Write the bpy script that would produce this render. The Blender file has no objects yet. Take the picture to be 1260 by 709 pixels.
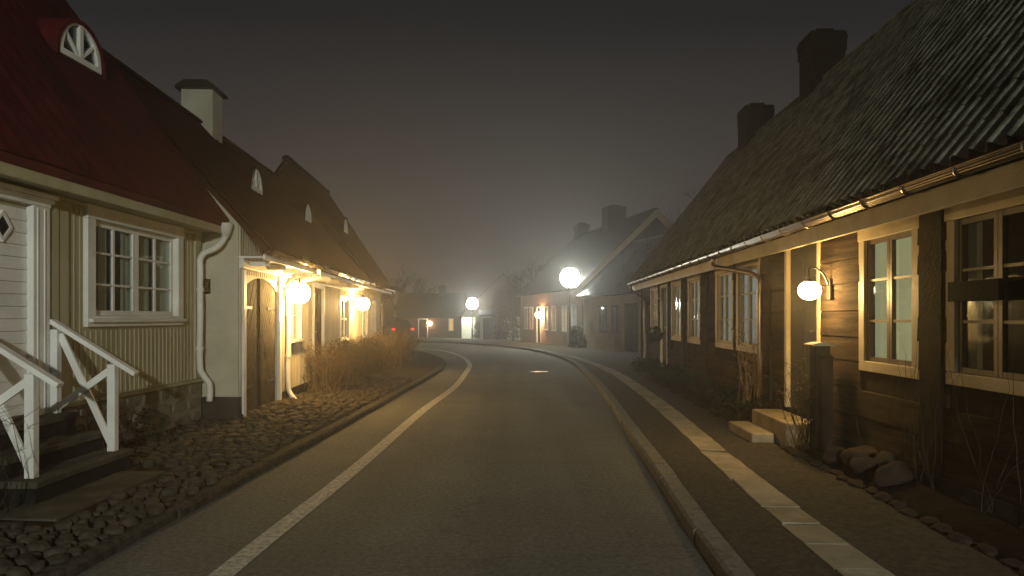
import bpy, bmesh, math, random
from mathutils import Vector, Matrix, noise
random.seed(7)
PI = math.pi
sc = bpy.context.scene
COL = sc.collection
R = math.radians

def gz(y):
    t = min(max(0.0, y - 20.0), 75.0)
    return -0.00012 * t * t

# ------------------------------------------------------------------ materials
def mat(name, c1, c2=None, rough=0.7, nscale=4.0, bump=0.0, bscale=20.0, spec=0.35, metal=0.0,
        stretch=(1, 1, 1), detail=6.0, emit=None, estr=0.0, dirt=None, rough2=None, contrast=0.5):
    m = bpy.data.materials.new(name); m.use_nodes = True
    nt = m.node_tree; N = nt.nodes; L = nt.links
    b = N['Principled BSDF']
    b.inputs['Roughness'].default_value = rough
    b.inputs['Metallic'].default_value = metal
    b.inputs['Specular IOR Level'].default_value = spec
    tc = N.new('ShaderNodeTexCoord'); mp = N.new('ShaderNodeMapping')
    mp.inputs['Scale'].default_value = stretch
    L.new(tc.outputs['Object'], mp.inputs['Vector'])
    n1 = N.new('ShaderNodeTexNoise'); n1.inputs['Scale'].default_value = nscale; n1.inputs['Detail'].default_value = detail
    n1.inputs['Roughness'].default_value = 0.62
    L.new(mp.outputs[0], n1.inputs['Vector'])
    cr = N.new('ShaderNodeValToRGB')
    a = 0.5 - 0.5 * contrast * 0.6
    cr.color_ramp.elements[0].position = a; cr.color_ramp.elements[1].position = 1 - a
    cr.color_ramp.elements[0].color = (*c1, 1)
    cr.color_ramp.elements[1].color = (*(c2 or c1), 1)
    L.new(n1.outputs['Fac'], cr.inputs[0])
    out = cr.outputs[0]
    if dirt:
        n2 = N.new('ShaderNodeTexNoise'); n2.inputs['Scale'].default_value = nscale * 0.37; n2.inputs['Detail'].default_value = 8
        L.new(mp.outputs[0], n2.inputs['Vector'])
        r2 = N.new('ShaderNodeValToRGB'); r2.color_ramp.elements[0].position = 0.52; r2.color_ramp.elements[1].position = 0.72
        L.new(n2.outputs['Fac'], r2.inputs[0])
        mx = N.new('ShaderNodeMix'); mx.data_type = 'RGBA'
        L.new(r2.outputs[0], mx.inputs[0]); L.new(out, mx.inputs[6]); mx.inputs[7].default_value = (*dirt, 1)
        out = mx.outputs[2]
    L.new(out, b.inputs['Base Color'])
    if rough2 is not None:
        mr = N.new('ShaderNodeMapRange'); mr.inputs[3].default_value = rough; mr.inputs[4].default_value = rough2
        mr.inputs[1].default_value = 0.35; mr.inputs[2].default_value = 0.65
        L.new(n1.outputs['Fac'], mr.inputs[0]); L.new(mr.outputs[0], b.inputs['Roughness'])
    if bump:
        nb = N.new('ShaderNodeTexNoise'); nb.inputs['Scale'].default_value = bscale; nb.inputs['Detail'].default_value = 8
        L.new(mp.outputs[0], nb.inputs['Vector'])
        bp = N.new('ShaderNodeBump'); bp.inputs['Strength'].default_value = bump; bp.inputs['Distance'].default_value = 0.02
        L.new(nb.outputs['Fac'], bp.inputs['Height']); L.new(bp.outputs[0], b.inputs['Normal'])
    if emit:
        b.inputs['Emission Color'].default_value = (*emit, 1); b.inputs['Emission Strength'].default_value = estr
    return m

def glass_mat(name, tint=(0.85, 0.9, 0.87)):
    m = bpy.data.materials.new(name); m.use_nodes = True
    nt = m.node_tree; N = nt.nodes; L = nt.links
    N.remove(N['Principled BSDF'])
    out = N['Material Output']
    tr = N.new('ShaderNodeBsdfTransparent'); tr.inputs[0].default_value = (*tint, 1)
    gl = N.new('ShaderNodeBsdfGlossy'); gl.inputs['Roughness'].default_value = 0.03
    lw = N.new('ShaderNodeLayerWeight'); lw.inputs[0].default_value = 0.5
    p = N.new('ShaderNodeMath'); p.operation = 'POWER'; p.inputs[1].default_value = 5
    ma = N.new('ShaderNodeMath'); ma.operation = 'MULTIPLY_ADD'; ma.inputs[1].default_value = 0.93; ma.inputs[2].default_value = 0.07
    mx = N.new('ShaderNodeMixShader')
    L.new(lw.outputs['Facing'], p.inputs[0]); L.new(p.outputs[0], ma.inputs[0]); L.new(ma.outputs[0], mx.inputs[0])
    L.new(tr.outputs[0], mx.inputs[1]); L.new(gl.outputs[0], mx.inputs[2])
    tc = N.new('ShaderNodeTexCoord'); nb = N.new('ShaderNodeTexNoise'); nb.inputs['Scale'].default_value = 3.0
    bp = N.new('ShaderNodeBump'); bp.inputs['Strength'].default_value = 0.08; bp.inputs['Distance'].default_value = 0.02
    L.new(tc.outputs['Object'], nb.inputs['Vector']); L.new(nb.outputs['Fac'], bp.inputs['Height']); L.new(bp.outputs[0], gl.inputs['Normal'])
    L.new(mx.outputs[0], out.inputs[0])
    return m

def globe_mat(name, col, strength):
    """opal lamp glass: lets the bulb's light out and glows"""
    m = bpy.data.materials.new(name); m.use_nodes = True
    nt = m.node_tree; N = nt.nodes; L = nt.links
    N.remove(N['Principled BSDF'])
    tr = N.new('ShaderNodeBsdfTransparent'); em = N.new('ShaderNodeEmission')
    em.inputs[0].default_value = (*col, 1); em.inputs[1].default_value = strength
    ad = N.new('ShaderNodeAddShader'); L.new(tr.outputs[0], ad.inputs[0]); L.new(em.outputs[0], ad.inputs[1])
    L.new(ad.outputs[0], N['Material Output'].inputs[0])
    return m

M = {}
M['asphalt'] = mat('asphalt', (0.062, 0.064, 0.054), (0.215, 0.216, 0.184), 0.8, 26, 1.0, 160, 0.2, detail=12, contrast=0.85)
def tyre_bands(m):
    nt = m.node_tree; N = nt.nodes; L = nt.links; b = N['Principled BSDF']
    src = b.inputs['Base Color'].links[0].from_socket
    tc = N.new('ShaderNodeTexCoord'); mp = N.new('ShaderNodeMapping'); mp.inputs['Scale'].default_value = (1.1, 0.05, 1)
    n1 = N.new('ShaderNodeTexNoise'); n1.inputs['Scale'].default_value = 1.0; n1.inputs['Detail'].default_value = 3
    n2 = N.new('ShaderNodeTexNoise'); n2.inputs['Scale'].default_value = 0.9; n2.inputs['Detail'].default_value = 9; n2.inputs['Roughness'].default_value = 0.7
    L.new(tc.outputs['Object'], mp.inputs[0]); L.new(mp.outputs[0], n1.inputs['Vector']); L.new(tc.outputs['Object'], n2.inputs['Vector'])
    r1 = N.new('ShaderNodeMapRange'); r1.inputs[1].default_value = 0.35; r1.inputs[2].default_value = 0.65; r1.inputs[3].default_value = 0.78; r1.inputs[4].default_value = 1.12
    r2 = N.new('ShaderNodeMapRange'); r2.inputs[1].default_value = 0.3; r2.inputs[2].default_value = 0.7; r2.inputs[3].default_value = 0.86; r2.inputs[4].default_value = 1.14
    L.new(n1.outputs['Fac'], r1.inputs[0]); L.new(n2.outputs['Fac'], r2.inputs[0])
    # hairline cracks
    vo = N.new('ShaderNodeTexVoronoi'); vo.feature = 'DISTANCE_TO_EDGE'; vo.inputs['Scale'].default_value = 0.33
    nd = N.new('ShaderNodeTexNoise'); nd.inputs['Scale'].default_value = 2.2; nd.inputs['Detail'].default_value = 6
    va = N.new('ShaderNodeVectorMath'); va.operation = 'SCALE'; va.inputs[3].default_value = 0.9
    L.new(tc.outputs['Object'], nd.inputs['Vector']); L.new(nd.outputs['Color'], va.inputs[0])
    vb = N.new('ShaderNodeVectorMath'); vb.operation = 'ADD'; L.new(tc.outputs['Object'], vb.inputs[0]); L.new(va.outputs[0], vb.inputs[1]); L.new(vb.outputs[0], vo.inputs['Vector'])
    r3 = N.new('ShaderNodeMapRange'); r3.inputs[1].default_value = 0.0; r3.inputs[2].default_value = 0.010; r3.inputs[3].default_value = 0.80; r3.inputs[4].default_value = 1.0
    L.new(vo.outputs['Distance'], r3.inputs[0])
    m1 = N.new('ShaderNodeMath'); m1.operation = 'MULTIPLY'; L.new(r1.outputs[0], m1.inputs[0]); L.new(r2.outputs[0], m1.inputs[1])
    m2 = N.new('ShaderNodeMath'); m2.operation = 'MULTIPLY'; L.new(m1.outputs[0], m2.inputs[0]); L.new(r3.outputs[0], m2.inputs[1])
    v = N.new('ShaderNodeVectorMath'); v.operation = 'SCALE'; L.new(src, v.inputs[0]); L.new(m2.outputs[0], v.inputs[3]); L.new(v.outputs[0], b.inputs['Base Color'])
tyre_bands(M['asphalt'])
M['pave_asphalt'] = mat('pavement asphalt', (0.035, 0.031, 0.022), (0.120, 0.106, 0.076), 0.9, 22, 1.0, 140, 0.08, detail=12, contrast=0.85, dirt=(0.060, 0.052, 0.036))
M['line'] = mat('road paint', (0.22, 0.215, 0.19), (0.62, 0.60, 0.54), 0.7, 22, 0.5, 150, 0.15, detail=12, dirt=(0.36, 0.35, 0.31), contrast=0.5)
M['granite'] = mat('kerb granite', (0.11, 0.107, 0.092), (0.22, 0.212, 0.185), 0.85, 30, 0.6, 90, 0.12, dirt=(0.09, 0.085, 0.068), contrast=0.8)
M['kerb_dark'] = mat('worn dark kerb', (0.035, 0.031, 0.024), (0.085, 0.077, 0.060), 0.9, 16, 0.7, 60, 0.06, dirt=(0.028, 0.026, 0.017))
M['slab'] = mat('pale slab', (0.21, 0.19, 0.145), (0.35, 0.325, 0.26), 0.85, 5, 0.5, 60, 0.12, detail=10, dirt=(0.17, 0.145, 0.10), contrast=0.7)
M['cobble'] = mat('cobble stone', (0.010, 0.0085, 0.006), (0.088, 0.072, 0.051), 0.85, 7.5, 0.4, 60, 0.12, detail=2, contrast=0.95)
M['soil'] = mat('soil', (0.008, 0.006, 0.004), (0.022, 0.016, 0.010), 0.95, 6, 0.9, 30, 0.05, dirt=(0.014, 0.018, 0.007))
M['verge'] = mat('leafy verge', (0.014, 0.011, 0.006), (0.042, 0.032, 0.016), 0.95, 5, 0.9, 35, 0.05, dirt=(0.022, 0.03, 0.011))
M['cream'] = mat('cream boards', (0.37, 0.335, 0.215), (0.44, 0.405, 0.27), 0.6, 2.0, 0.15, 30, stretch=(3, 3, 0.4), dirt=(0.33, 0.29, 0.17))
M['white'] = mat('white paint', (0.68, 0.68, 0.65), (0.82, 0.82, 0.79), 0.5, 3, 0.12, 40, 0.3, dirt=(0.58, 0.58, 0.53))
M['whitewash'] = mat('whitewashed wall', (0.40, 0.385, 0.30), (0.52, 0.505, 0.40), 0.85, 1.6, 0.35, 18, dirt=(0.42, 0.41, 0.37))
M['gate_boards'] = mat('weathered cream boards', (0.46, 0.41, 0.30), (0.60, 0.55, 0.42), 0.65, 2.2, 0.3, 25, stretch=(3, 3, 0.5), dirt=(0.34, 0.30, 0.21))
M['gate_grey'] = mat('grey gate planks', (0.034, 0.031, 0.025), (0.080, 0.074, 0.060), 0.85, 3, 0.35, 30, 0.06, stretch=(2, 2, 2), dirt=(0.028, 0.025, 0.02))
M['dark_plinth'] = mat('dark plinth', (0.022, 0.022, 0.021), (0.042, 0.041, 0.039), 0.9, 5, 0.5, 25, 0.06)
M['red_tile'] = mat('dark red roof tiles', (0.052, 0.0055, 0.0070), (0.092, 0.0105, 0.0110), 0.75, 2.2, 0.35, 40, 0.12, dirt=(0.034, 0.006, 0.007))
M['brown_tile'] = mat('brown roof tiles', (0.022, 0.0040, 0.0040), (0.040, 0.0080, 0.0072), 0.85, 1.8, 0.3, 40, 0.08, dirt=(0.018, 0.009, 0.006))
M['moss_streak_tile'] = mat('mossy pantiles with painted streaks', (0.012, 0.010, 0.008), (0.235, 0.25, 0.19), 0.45, 4.2, 0.5, 45, 0.5, dirt=(0.034, 0.035, 0.025), rough2=0.30, contrast=0.7)  # moss, with lamp-lit tile streaks painted in as its pale tone
M['grey_tile'] = mat('grey corrugated tiles', (0.045, 0.048, 0.048), (0.09, 0.094, 0.094), 0.26, 2, 0.15, 40, 0.7, rough2=0.34)
M['dark_tile'] = mat('dark roof tiles', (0.009, 0.009, 0.009), (0.018, 0.017, 0.017), 0.8, 2, 0.2, 40, 0.2)
M['planks'] = mat('tarred planks', (0.007, 0.0054, 0.004), (0.072, 0.053, 0.037), 0.9, 2.6, 0.9, 26, 0.06, stretch=(0.5, 3, 6), dirt=(0.014, 0.010, 0.007), contrast=0.75)
M['cream_trim'] = mat('cream trim', (0.44, 0.385, 0.26), (0.55, 0.49, 0.35), 0.55, 4, 0.2, 40, dirt=(0.33, 0.28, 0.18))
M['dark_wood'] = mat('dark wood', (0.013, 0.010, 0.0075), (0.032, 0.023, 0.016), 0.85, 5, 0.35, 30, 0.08)
M['door_dark'] = mat('dark green door', (0.016, 0.018, 0.014), (0.028, 0.030, 0.023), 0.55, 4, 0.15, 30, 0.2)
M['sash_dark'] = mat('brown sash', (0.07, 0.05, 0.033), (0.11, 0.08, 0.055), 0.45, 4, 0.15, 40)
M['stone'] = mat('field stone', (0.085, 0.077, 0.060), (0.26, 0.235, 0.185), 0.9, 4.5, 0.9, 14, 0.08, dirt=(0.075, 0.065, 0.045), contrast=0.95)
M['mortar'] = mat('mortar', (0.20, 0.185, 0.15), (0.29, 0.27, 0.22), 0.95, 5, 0.6, 25)
M['step_stone'] = mat('step stone', (0.055, 0.050, 0.039), (0.10, 0.091, 0.070), 0.9, 4, 0.5, 40, 0.08, dirt=(0.036, 0.038, 0.023))
M['step_pale'] = mat('pale step stone', (0.20, 0.17, 0.115), (0.29, 0.255, 0.185), 0.9, 4, 0.4, 40, 0.1, dirt=(0.14, 0.115, 0.075))
M['black_step'] = mat('plain black riser', (0.010, 0.009, 0.009), (0.018, 0.016, 0.016), 0.85, 5, 0.2, 30, 0.1)  # even near-black colour for the risers and the window board
M['brick'] = mat('sooty brick', (0.012, 0.009, 0.008), (0.026, 0.019, 0.015), 0.9, 7, 0.8, 22, 0.05)
M['metal_dark'] = mat('dark metal', (0.03, 0.029, 0.027), (0.05, 0.047, 0.042), 0.35, 6, 0.05, 40, 0.5, metal=0.6)
M['zinc'] = mat('zinc gutter', (0.16, 0.135, 0.11), (0.24, 0.20, 0.165), 0.33, 6, 0.05, 40, 0.5, metal=0.8)
M['curtain'] = mat('white curtain', (0.60, 0.60, 0.57), (0.74, 0.74, 0.71), 0.9, 3, 0.1, 20, stretch=(10, 1, 0.3))
M['blind_lit'] = mat('drawn blind in dim lit room', (0.42, 0.46, 0.36), (0.50, 0.54, 0.43), 0.9, 1.5, 0.05, 20, emit=(0.85, 0.80, 0.46), estr=0.40)
M['lace_lit'] = mat('lace curtain in dim lit room', (0.50, 0.52, 0.52), (0.66, 0.68, 0.68), 0.9, 14, 0.3, 30, stretch=(5, 1, 0.8), emit=(0.55, 0.60, 0.60), estr=0.42, contrast=0.9)
M['pink_lit'] = mat('pinkish curtain in dim lit room', (0.55, 0.47, 0.45), (0.68, 0.60, 0.58), 0.9, 14, 0.3, 30, stretch=(5, 1, 0.8), emit=(0.66, 0.62, 0.60), estr=0.45, contrast=0.9)
M['warm_lit'] = mat('warm lit room', (0.6, 0.4, 0.2), (0.7, 0.5, 0.3), 0.9, 3, 0, 20, emit=(1.0, 0.52, 0.16), estr=1.3)
M['spot_white'] = mat('white glowing bead', (0.8, 0.8, 0.8), None, 0.5, emit=(0.9, 0.95, 1.0), estr=5.0)
M['bulb_pink'] = mat('pinkish bulb', (0.8, 0.7, 0.6), None, 0.5, emit=(1.0, 0.62, 0.5), estr=6.0)
M['tail'] = mat('red tail lens', (0.4, 0.02, 0.02), None, 0.3, emit=(1.0, 0.05, 0.04), estr=1.6)
M['interior'] = mat('dim interior wall', (0.10, 0.085, 0.07), (0.14, 0.12, 0.10), 0.9)
M['tan_wall'] = mat('tan plaster', (0.42, 0.34, 0.22), (0.52, 0.43, 0.29), 0.9, 1.4, 0.3, 16, dirt=(0.25, 0.2, 0.13))
M['pink_wall'] = mat('pink plaster', (0.42, 0.30, 0.235), (0.50, 0.37, 0.29), 0.9, 1.4, 0.3, 16, dirt=(0.34, 0.25, 0.19))
M['red_boards'] = mat('dark brown boards', (0.055, 0.035, 0.027), (0.085, 0.055, 0.042), 0.85, 3, 0.3, 20, 0.1)
M['twig'] = mat('bare twigs', (0.025, 0.019, 0.013), (0.055, 0.040, 0.026), 0.85, 8, spec=0.1)
M['dry_stem'] = mat('dry stems', (0.050, 0.034, 0.020), (0.21, 0.145, 0.082), 0.8, 8, spec=0.15, contrast=0.9)
M['dry_leaf'] = mat('dry leaves', (0.055, 0.036, 0.020), (0.19, 0.130, 0.072), 0.8, 9, spec=0.15, contrast=0.9)
M['leaf'] = mat('dark evergreen leaves', (0.012, 0.020, 0.008), (0.036, 0.050, 0.019), 0.7, 3, spec=0.15)
M['bark'] = mat('bark', (0.04, 0.033, 0.026), (0.08, 0.066, 0.052), 0.9, 9, 0.8, 18)
M['rock'] = mat('garden rock', (0.016, 0.012, 0.009), (0.060, 0.043, 0.030), 0.9, 5, 0.8, 14, 0.08, dirt=(0.06, 0.03, 0.02), contrast=0.9)
M['car_paint'] = mat('dark car paint', (0.03, 0.032, 0.036), (0.034, 0.036, 0.04), 0.25, spec=0.6)
M['tyre'] = mat('tyre rubber', (0.02, 0.02, 0.02), (0.03, 0.03, 0.03), 0.85)
M['glass'] = glass_mat('window glass')
M['globe_white'] = globe_mat('opal street globe', (0.97, 1.0, 0.90), 7.0)
M['globe_warm'] = globe_mat('warm lamp glass', (1.0, 0.80, 0.45), 9.0)

# ------------------------------------------------------------------ mesh builder
class MB:
    def __init__(s): s.v = []; s.f = []
    def add(s, vs, fs):
        b = len(s.v); s.v += [tuple(v) for v in vs]; s.f += [tuple(b + i for i in f) for f in fs]; return s
    def box(s, a0, a1, b0, b1, c0, c1):
        return s.add([(a0,b0,c0),(a1,b0,c0),(a1,b1,c0),(a0,b1,c0),(a0,b0,c1),(a1,b0,c1),(a1,b1,c1),(a0,b1,c1)],
                     [(0,3,2,1),(4,5,6,7),(0,1,5,4),(1,2,6,5),(2,3,7,6),(3,0,4,7)])
    def prism(s, pts, axis, t0, t1):
        """pts: 2D polygon in the plane of the other two axes, extruded from t0 to t1 along axis (0,1,2)"""
        n = len(pts)
        def P(p, t):
            if axis == 0: return (t, p[0], p[1])
            if axis == 1: return (p[0], t, p[1])
            return (p[0], p[1], t)
        return s.add([P(p, t0) for p in pts] + [P(p, t1) for p in pts],
                     [tuple(range(n)), tuple(range(2*n-1, n-1, -1))] + [(i, (i+1) % n, n+(i+1) % n, n+i) for i in range(n)])
    def tube(s, pts, r, n=8, caps=True):
        pts = [Vector(p) for p in pts]; rs = r if isinstance(r, (list, tuple)) else [r]*len(pts)
        rings = []; up = Vector((0.31, 0.17, 0.93)).normalized()
        for i, p in enumerate(pts):
            d = (pts[min(i+1, len(pts)-1)] - pts[max(i-1, 0)])
            if d.length < 1e-9: d = Vector((0,0,1))
            d.normalize()
            a = d.cross(up)
            if a.length < 1e-3: a = d.cross(Vector((1,0,0)))
            a.normalize(); b = d.cross(a)
            rings.append([p + rs[i]*(math.cos(2*PI*k/n)*a + math.sin(2*PI*k/n)*b) for k in range(n)])
        vs = [v for q in rings for v in q]; fs = []
        for i in range(len(pts)-1):
            for k in range(n):
                fs.append((i*n+k, i*n+(k+1) % n, (i+1)*n+(k+1) % n, (i+1)*n+k))
        if caps and n > 2: fs += [tuple(range(n-1, -1, -1)), tuple(range((len(pts)-1)*n, len(pts)*n))]
        return s.add(vs, fs)
    def lathe(s, prof, c=(0,0,0), n=20):
        vs = [(c[0]+r*math.cos(2*PI*k/n), c[1]+r*math.sin(2*PI*k/n), c[2]+z) for r, z in prof for k in range(n)]
        fs = [(i*n+k, i*n+(k+1) % n, (i+1)*n+(k+1) % n, (i+1)*n+k) for i in range(len(prof)-1) for k in range(n)]
        fs += [tuple(range(n-1, -1, -1)), tuple(range((len(prof)-1)*n, len(prof)*n))]
        return s.add(vs, fs)
    def build(s, name, m, parent=None, side=1, smooth=False, bevel=0.0, loc=None):
        me = bpy.data.meshes.new(name)
        vs = s.v if side == 1 else [(a, -b, c) for a, b, c in s.v]
        me.from_pydata(vs, [], s.f)
        bm = bmesh.new(); bm.from_mesh(me)
        bmesh.ops.recalc_face_normals(bm, faces=bm.faces[:]); bm.to_mesh(me); bm.free()
        if smooth: me.polygons.foreach_set('use_smooth', [True]*len(me.polygons))
        me.materials.append(m)
        o = bpy.data.objects.new(name, me); COL.objects.link(o)
        if parent is not None: o.parent = parent
        if loc: o.location = loc
        if bevel:
            md = o.modifiers.new('bevel', 'BEVEL'); md.width = bevel; md.segments = 2; md.limit_method = 'ANGLE'
        return o

def tag(o, label=None, cat=None, group=None, kind=None):
    if label: o['label'] = label
    if cat: o['category'] = cat
    if group: o['group'] = group
    if kind: o['kind'] = kind
    return o
def thing(name, label, cat, loc=(0,0,0), rz=0.0, group=None):
    o = bpy.data.objects.new(name, None); COL.objects.link(o); o.empty_display_size = 0.3
    o.location = loc; o.rotation_euler = (0, 0, rz)
    return tag(o, label, cat, group)
def frame(name, label, cat, x, y, dx, dy, z=0.0):
    return thing(name, label, cat, (x, y, z), math.atan2(dy, dx))
def copy_tree(o, parent=None):
    c = o.copy(); COL.objects.link(c)
    if parent is not None: c.parent = parent
    for ch in list(o.children): copy_tree(ch, c)
    return c
def structure(o): return tag(o, kind='structure')
def crom(pts, n=8):
    P = [Vector(p) for p in pts]; out = []
    for i in range(len(P)-1):
        p0, p1, p2, p3 = P[max(i-1, 0)], P[i], P[i+1], P[min(i+2, len(P)-1)]
        for k in range(n):
            t = k/n
            # centripetal-ish: clamp tangents by segment length
            L = (p2-p1).length
            m1 = (p2-p0)/max((p2-p0).length, 1e-6)*L; m2 = (p3-p1)/max((p3-p1).length, 1e-6)*L
            out.append((2*t**3-3*t*t+1)*p1 + (t**3-2*t*t+t)*m1 + (-2*t**3+3*t*t)*p2 + (t**3-t*t)*m2)
    out.append(P[-1]); return out

# ------------------------------------------------------------------ world, light of the night sky, camera
w = bpy.data.worlds.new('World'); sc.world = w; w.use_nodes = True
nt = w.node_tree; N = nt.nodes; L = nt.links
bg = N['Background']; bg.inputs[1].default_value = 1.0
sky = N.new('ShaderNodeTexSky'); sky.sky_type = 'NISHITA'; sky.sun_disc = False
sky.sun_elevation = R(-4); sky.sun_rotation = R(200)
tc = N.new('ShaderNodeTexCoord'); sx = N.new('ShaderNodeSeparateXYZ'); L.new(tc.outputs['Generated'], sx.inputs[0])
cr = N.new('ShaderNodeValToRGB'); L.new(sx.outputs['Z'], cr.inputs[0])
e = cr.color_ramp.elements
e[0].position = 0.0; e[0].color = (0.082, 0.067, 0.058, 1)
e[1].position = 0.62; e[1].color = (0.0040, 0.0048, 0.0075, 1)
x = e.new(0.16); x.color = (0.057, 0.050, 0.046, 1)
x = e.new(0.36); x.color = (0.0172, 0.0170, 0.0182, 1)
mu = N.new('ShaderNodeVectorMath'); mu.operation = 'SCALE'; mu.inputs[3].default_value = 0.004
L.new(sky.outputs[0], mu.inputs[0])
ad = N.new('ShaderNodeVectorMath'); ad.operation = 'ADD'
L.new(cr.outputs[0], ad.inputs[0]); L.new(mu.outputs[0], ad.inputs[1]); L.new(ad.outputs[0], bg.inputs[0])

sl = bpy.data.lights.new('moonlight', 'SUN'); sl.energy = 0.004; sl.angle = R(20); sl.color = (1.0, 0.95, 0.85)
so = bpy.data.objects.new('moonlight', sl); COL.objects.link(so); so.rotation_euler = (R(35), 0, R(30)); so.location = (0, 0, 30)

cam = bpy.data.cameras.new('camera'); co = bpy.data.objects.new('camera', cam); COL.objects.link(co)
cam.sensor_width = 36; cam.lens = 36*917/1260; cam.shift_y = 36.5/1260; cam.clip_end = 2000; cam.clip_start = 0.05
co.location = (0, 0, 1.6); co.rotation_euler = (R(90), 0, 0); sc.camera = co
sc.render.engine = 'CYCLES'
sc.view_settings.view_transform = 'Standard'; sc.view_settings.look = 'None'
sc.view_settings.exposure = 0; sc.view_settings.gamma = 1; sc.view_settings.use_curve_mapping = False
cy = sc.cycles
cy.use_denoising = True; cy.max_bounces = 6; cy.diffuse_bounces = 3; cy.glossy_bounces = 3; cy.volume_bounces = 1
cy.transparent_max_bounces = 12; cy.sample_clamp_indirect = 3.0; cy.sample_clamp_direct = 0; cy.caustics_reflective = False; cy.caustics_refractive = False

# ------------------------------------------------------------------ haze
hz = MB().box(-150, 150, -60, 160, -2.2, 13).build('haze', mat('haze air', (1, 1, 1)))
hm = hz.data.materials[0]; hn = hm.node_tree.nodes
hn.remove(hn['Principled BSDF'])
pv = hn.new('ShaderNodeVolumePrincipled'); pv.inputs['Color'].default_value = (0.68, 0.67, 0.665, 1)
pv.inputs['Density'].default_value = 0.0062; pv.inputs['Anisotropy'].default_value = 0.80
hm.node_tree.links.new(pv.outputs[0], hn['Material Output'].inputs['Volume'])
try: hm.cycles.homogeneous_volume = True
except Exception: pass
tag(hz, kind='stuff')

# ------------------------------------------------------------------ ground, road, pavements
ys = [-58, -20, 0, 20, 30, 40, 50, 60, 70, 80, 95, 158]
g = MB(); xs = [-148, -40, -10, 0, 10, 40, 148]
g.add([(x, y, gz(y)-0.10) for y in ys for x in xs],
      [(j*7+i, j*7+i+1, (j+1)*7+i+1, (j+1)*7+i) for j in range(len(ys)-1) for i in range(6)])
structure(g.build('ground', M['soil']))

LK = [(-2.78,-20),(-2.75,0),(-2.7,4.6),(-2.57,7.5),(-2.46,10.5),(-2.3,15.3),(-2.13,22),(-2.3,26),(-3.0,30),(-4.4,35),(-6.8,39.5),(-10,43.5),(-15,46.5),(-30,50)]
RK = [(1.2,-20),(1.2,0),(1.26,4.6),(1.43,7.5),(1.58,10.5),(1.85,15.3),(2.05,22),(2.03,26.5),(1.7,31.5),(0.8,37.5),(-1.3,44),(-4.3,49.5),(-9,53.5),(-26,58)]
RW = [(4.0,-20),(3.75,0),(3.8,4.6),(3.85,7.5),(3.9,10.5),(4.1,15.3),(4.3,22),(6.8,26.5),(6.6,31.5),(3.9,38.5),(1.8,48),(-2,57),(-9,66),(-26,68)]
LW = [(-5.3,-20),(-4.9,0),(-4.7,4.6),(-4.6,7.5),(-4.55,10.5),(-4.3,15.3),(-4.65,22),(-5.0,27),(-7,31.5),(-9,37.5),(-12.5,42),(-16,46),(-20,49),(-31,53)]
def c2(pts): return crom([(p[0], p[1], 0) for p in pts], 8)
LKc, RKc, RWc, LWc = c2(LK), c2(RK), c2(RW), c2(LW)
def offs(P, d):
    out = []
    for i, p in enumerate(P):
        t = (P[min(i+1, len(P)-1)] - P[max(i-1, 0)]); t.z = 0; t.normalize()
        out.append(p + Vector((t.y, -t.x, 0))*d)
    return out
def ribbon(A, B, za, zb, k=4):
    mb = MB(); vs = []; n = len(A)
    for a, b in zip(A, B):
        for q in range(k+1):
            t = q/k; p = a.lerp(b, t); vs.append((p.x, p.y, gz(p.y) + za + (zb-za)*t))
    mb.add(vs, [(i*(k+1)+q, i*(k+1)+q+1, (i+1)*(k+1)+q+1, (i+1)*(k+1)+q) for i in range(n-1) for q in range(k)])
    return mb
structure(ribbon(offs(LKc, -0.05), offs(RKc, 0.05), 0.0, 0.0, 6).build('road', M['asphalt'], smooth=True))
structure(ribbon(offs(RKc, 0.13), RWc, 0.098, 0.115, 4).build('pavement', M['pave_asphalt'], smooth=True))
vg = ribbon(offs(LKc, -0.13), LWc, 0.068, 0.145, 8)
vg.v = [(x, y, z + 0.02*noise.noise((x*1.7, y*1.7, 0))) for x, y, z in vg.v]
structure(vg.build('verge', M['verge'], smooth=True))
def kerb(name, P, out, zt, m):
    """separate kerb stones about a metre long with narrow joints"""
    mb = MB(); acc = 0.0; start = None
    D = [0.0]
    for i in range(1, len(P)): D.append(D[-1] + (P[i]-P[i-1]).length)
    def at(s):
        for i in range(1, len(P)):
            if D[i] >= s:
                t = (s-D[i-1])/max(D[i]-D[i-1], 1e-6); p = P[i-1].lerp(P[i], t); d = (P[i]-P[i-1]).normalized(); return p, d
        return P[-1], (P[-1]-P[-2]).normalized()
    s = 0.0
    while s < D[-1]-1:
        ln = random.uniform(0.8, 1.25)
        p, d = at(s+0.004); q, e_ = at(s+ln-0.004)
        nn = Vector((d.y, -d.x, 0))*out; n2 = Vector((e_.y, -e_.x, 0))*out
        j = random.uniform(-0.008, 0.008); zj = random.uniform(-0.006, 0.008)
        a, b = p+nn*(0.0+j), q+n2*(0.0+j); c, f = q+n2*0.15, p+nn*0.15
        za, zb = gz(p.y), gz(q.y)
        lo = -0.12; bv = 0.022
        vs = []
        for (pt, zz) in ((a, za), (b, zb), (c, zb), (f, za)): vs.append((pt.x, pt.y, zz+lo))
        for (pt, zz) in ((a, za), (b, zb), (c, zb), (f, za)): vs.append((pt.x, pt.y, zz+zt+zj-bv))
        a2, b2 = p+nn*(bv+j), q+n2*(bv+j)
        for (pt, zz) in ((a2, za), (b2, zb), (c, zb), (f, za)): vs.append((pt.x, pt.y, zz+zt+zj))
        mb.add(vs, [(0,1,5,4),(1,2,6,5),(2,3,7,6),(3,0,4,7),(4,5,9,8),(5,6,10,9),(6,7,11,10),(7,4,8,11),(8,9,10,11)])
        s += ln
    return structure(mb.build(name, m))
kerb('kerb', RKc, 1, 0.108, M['granite'])
kerb('kerb', LKc, -1, 0.075, M['kerb_dark'])
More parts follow.
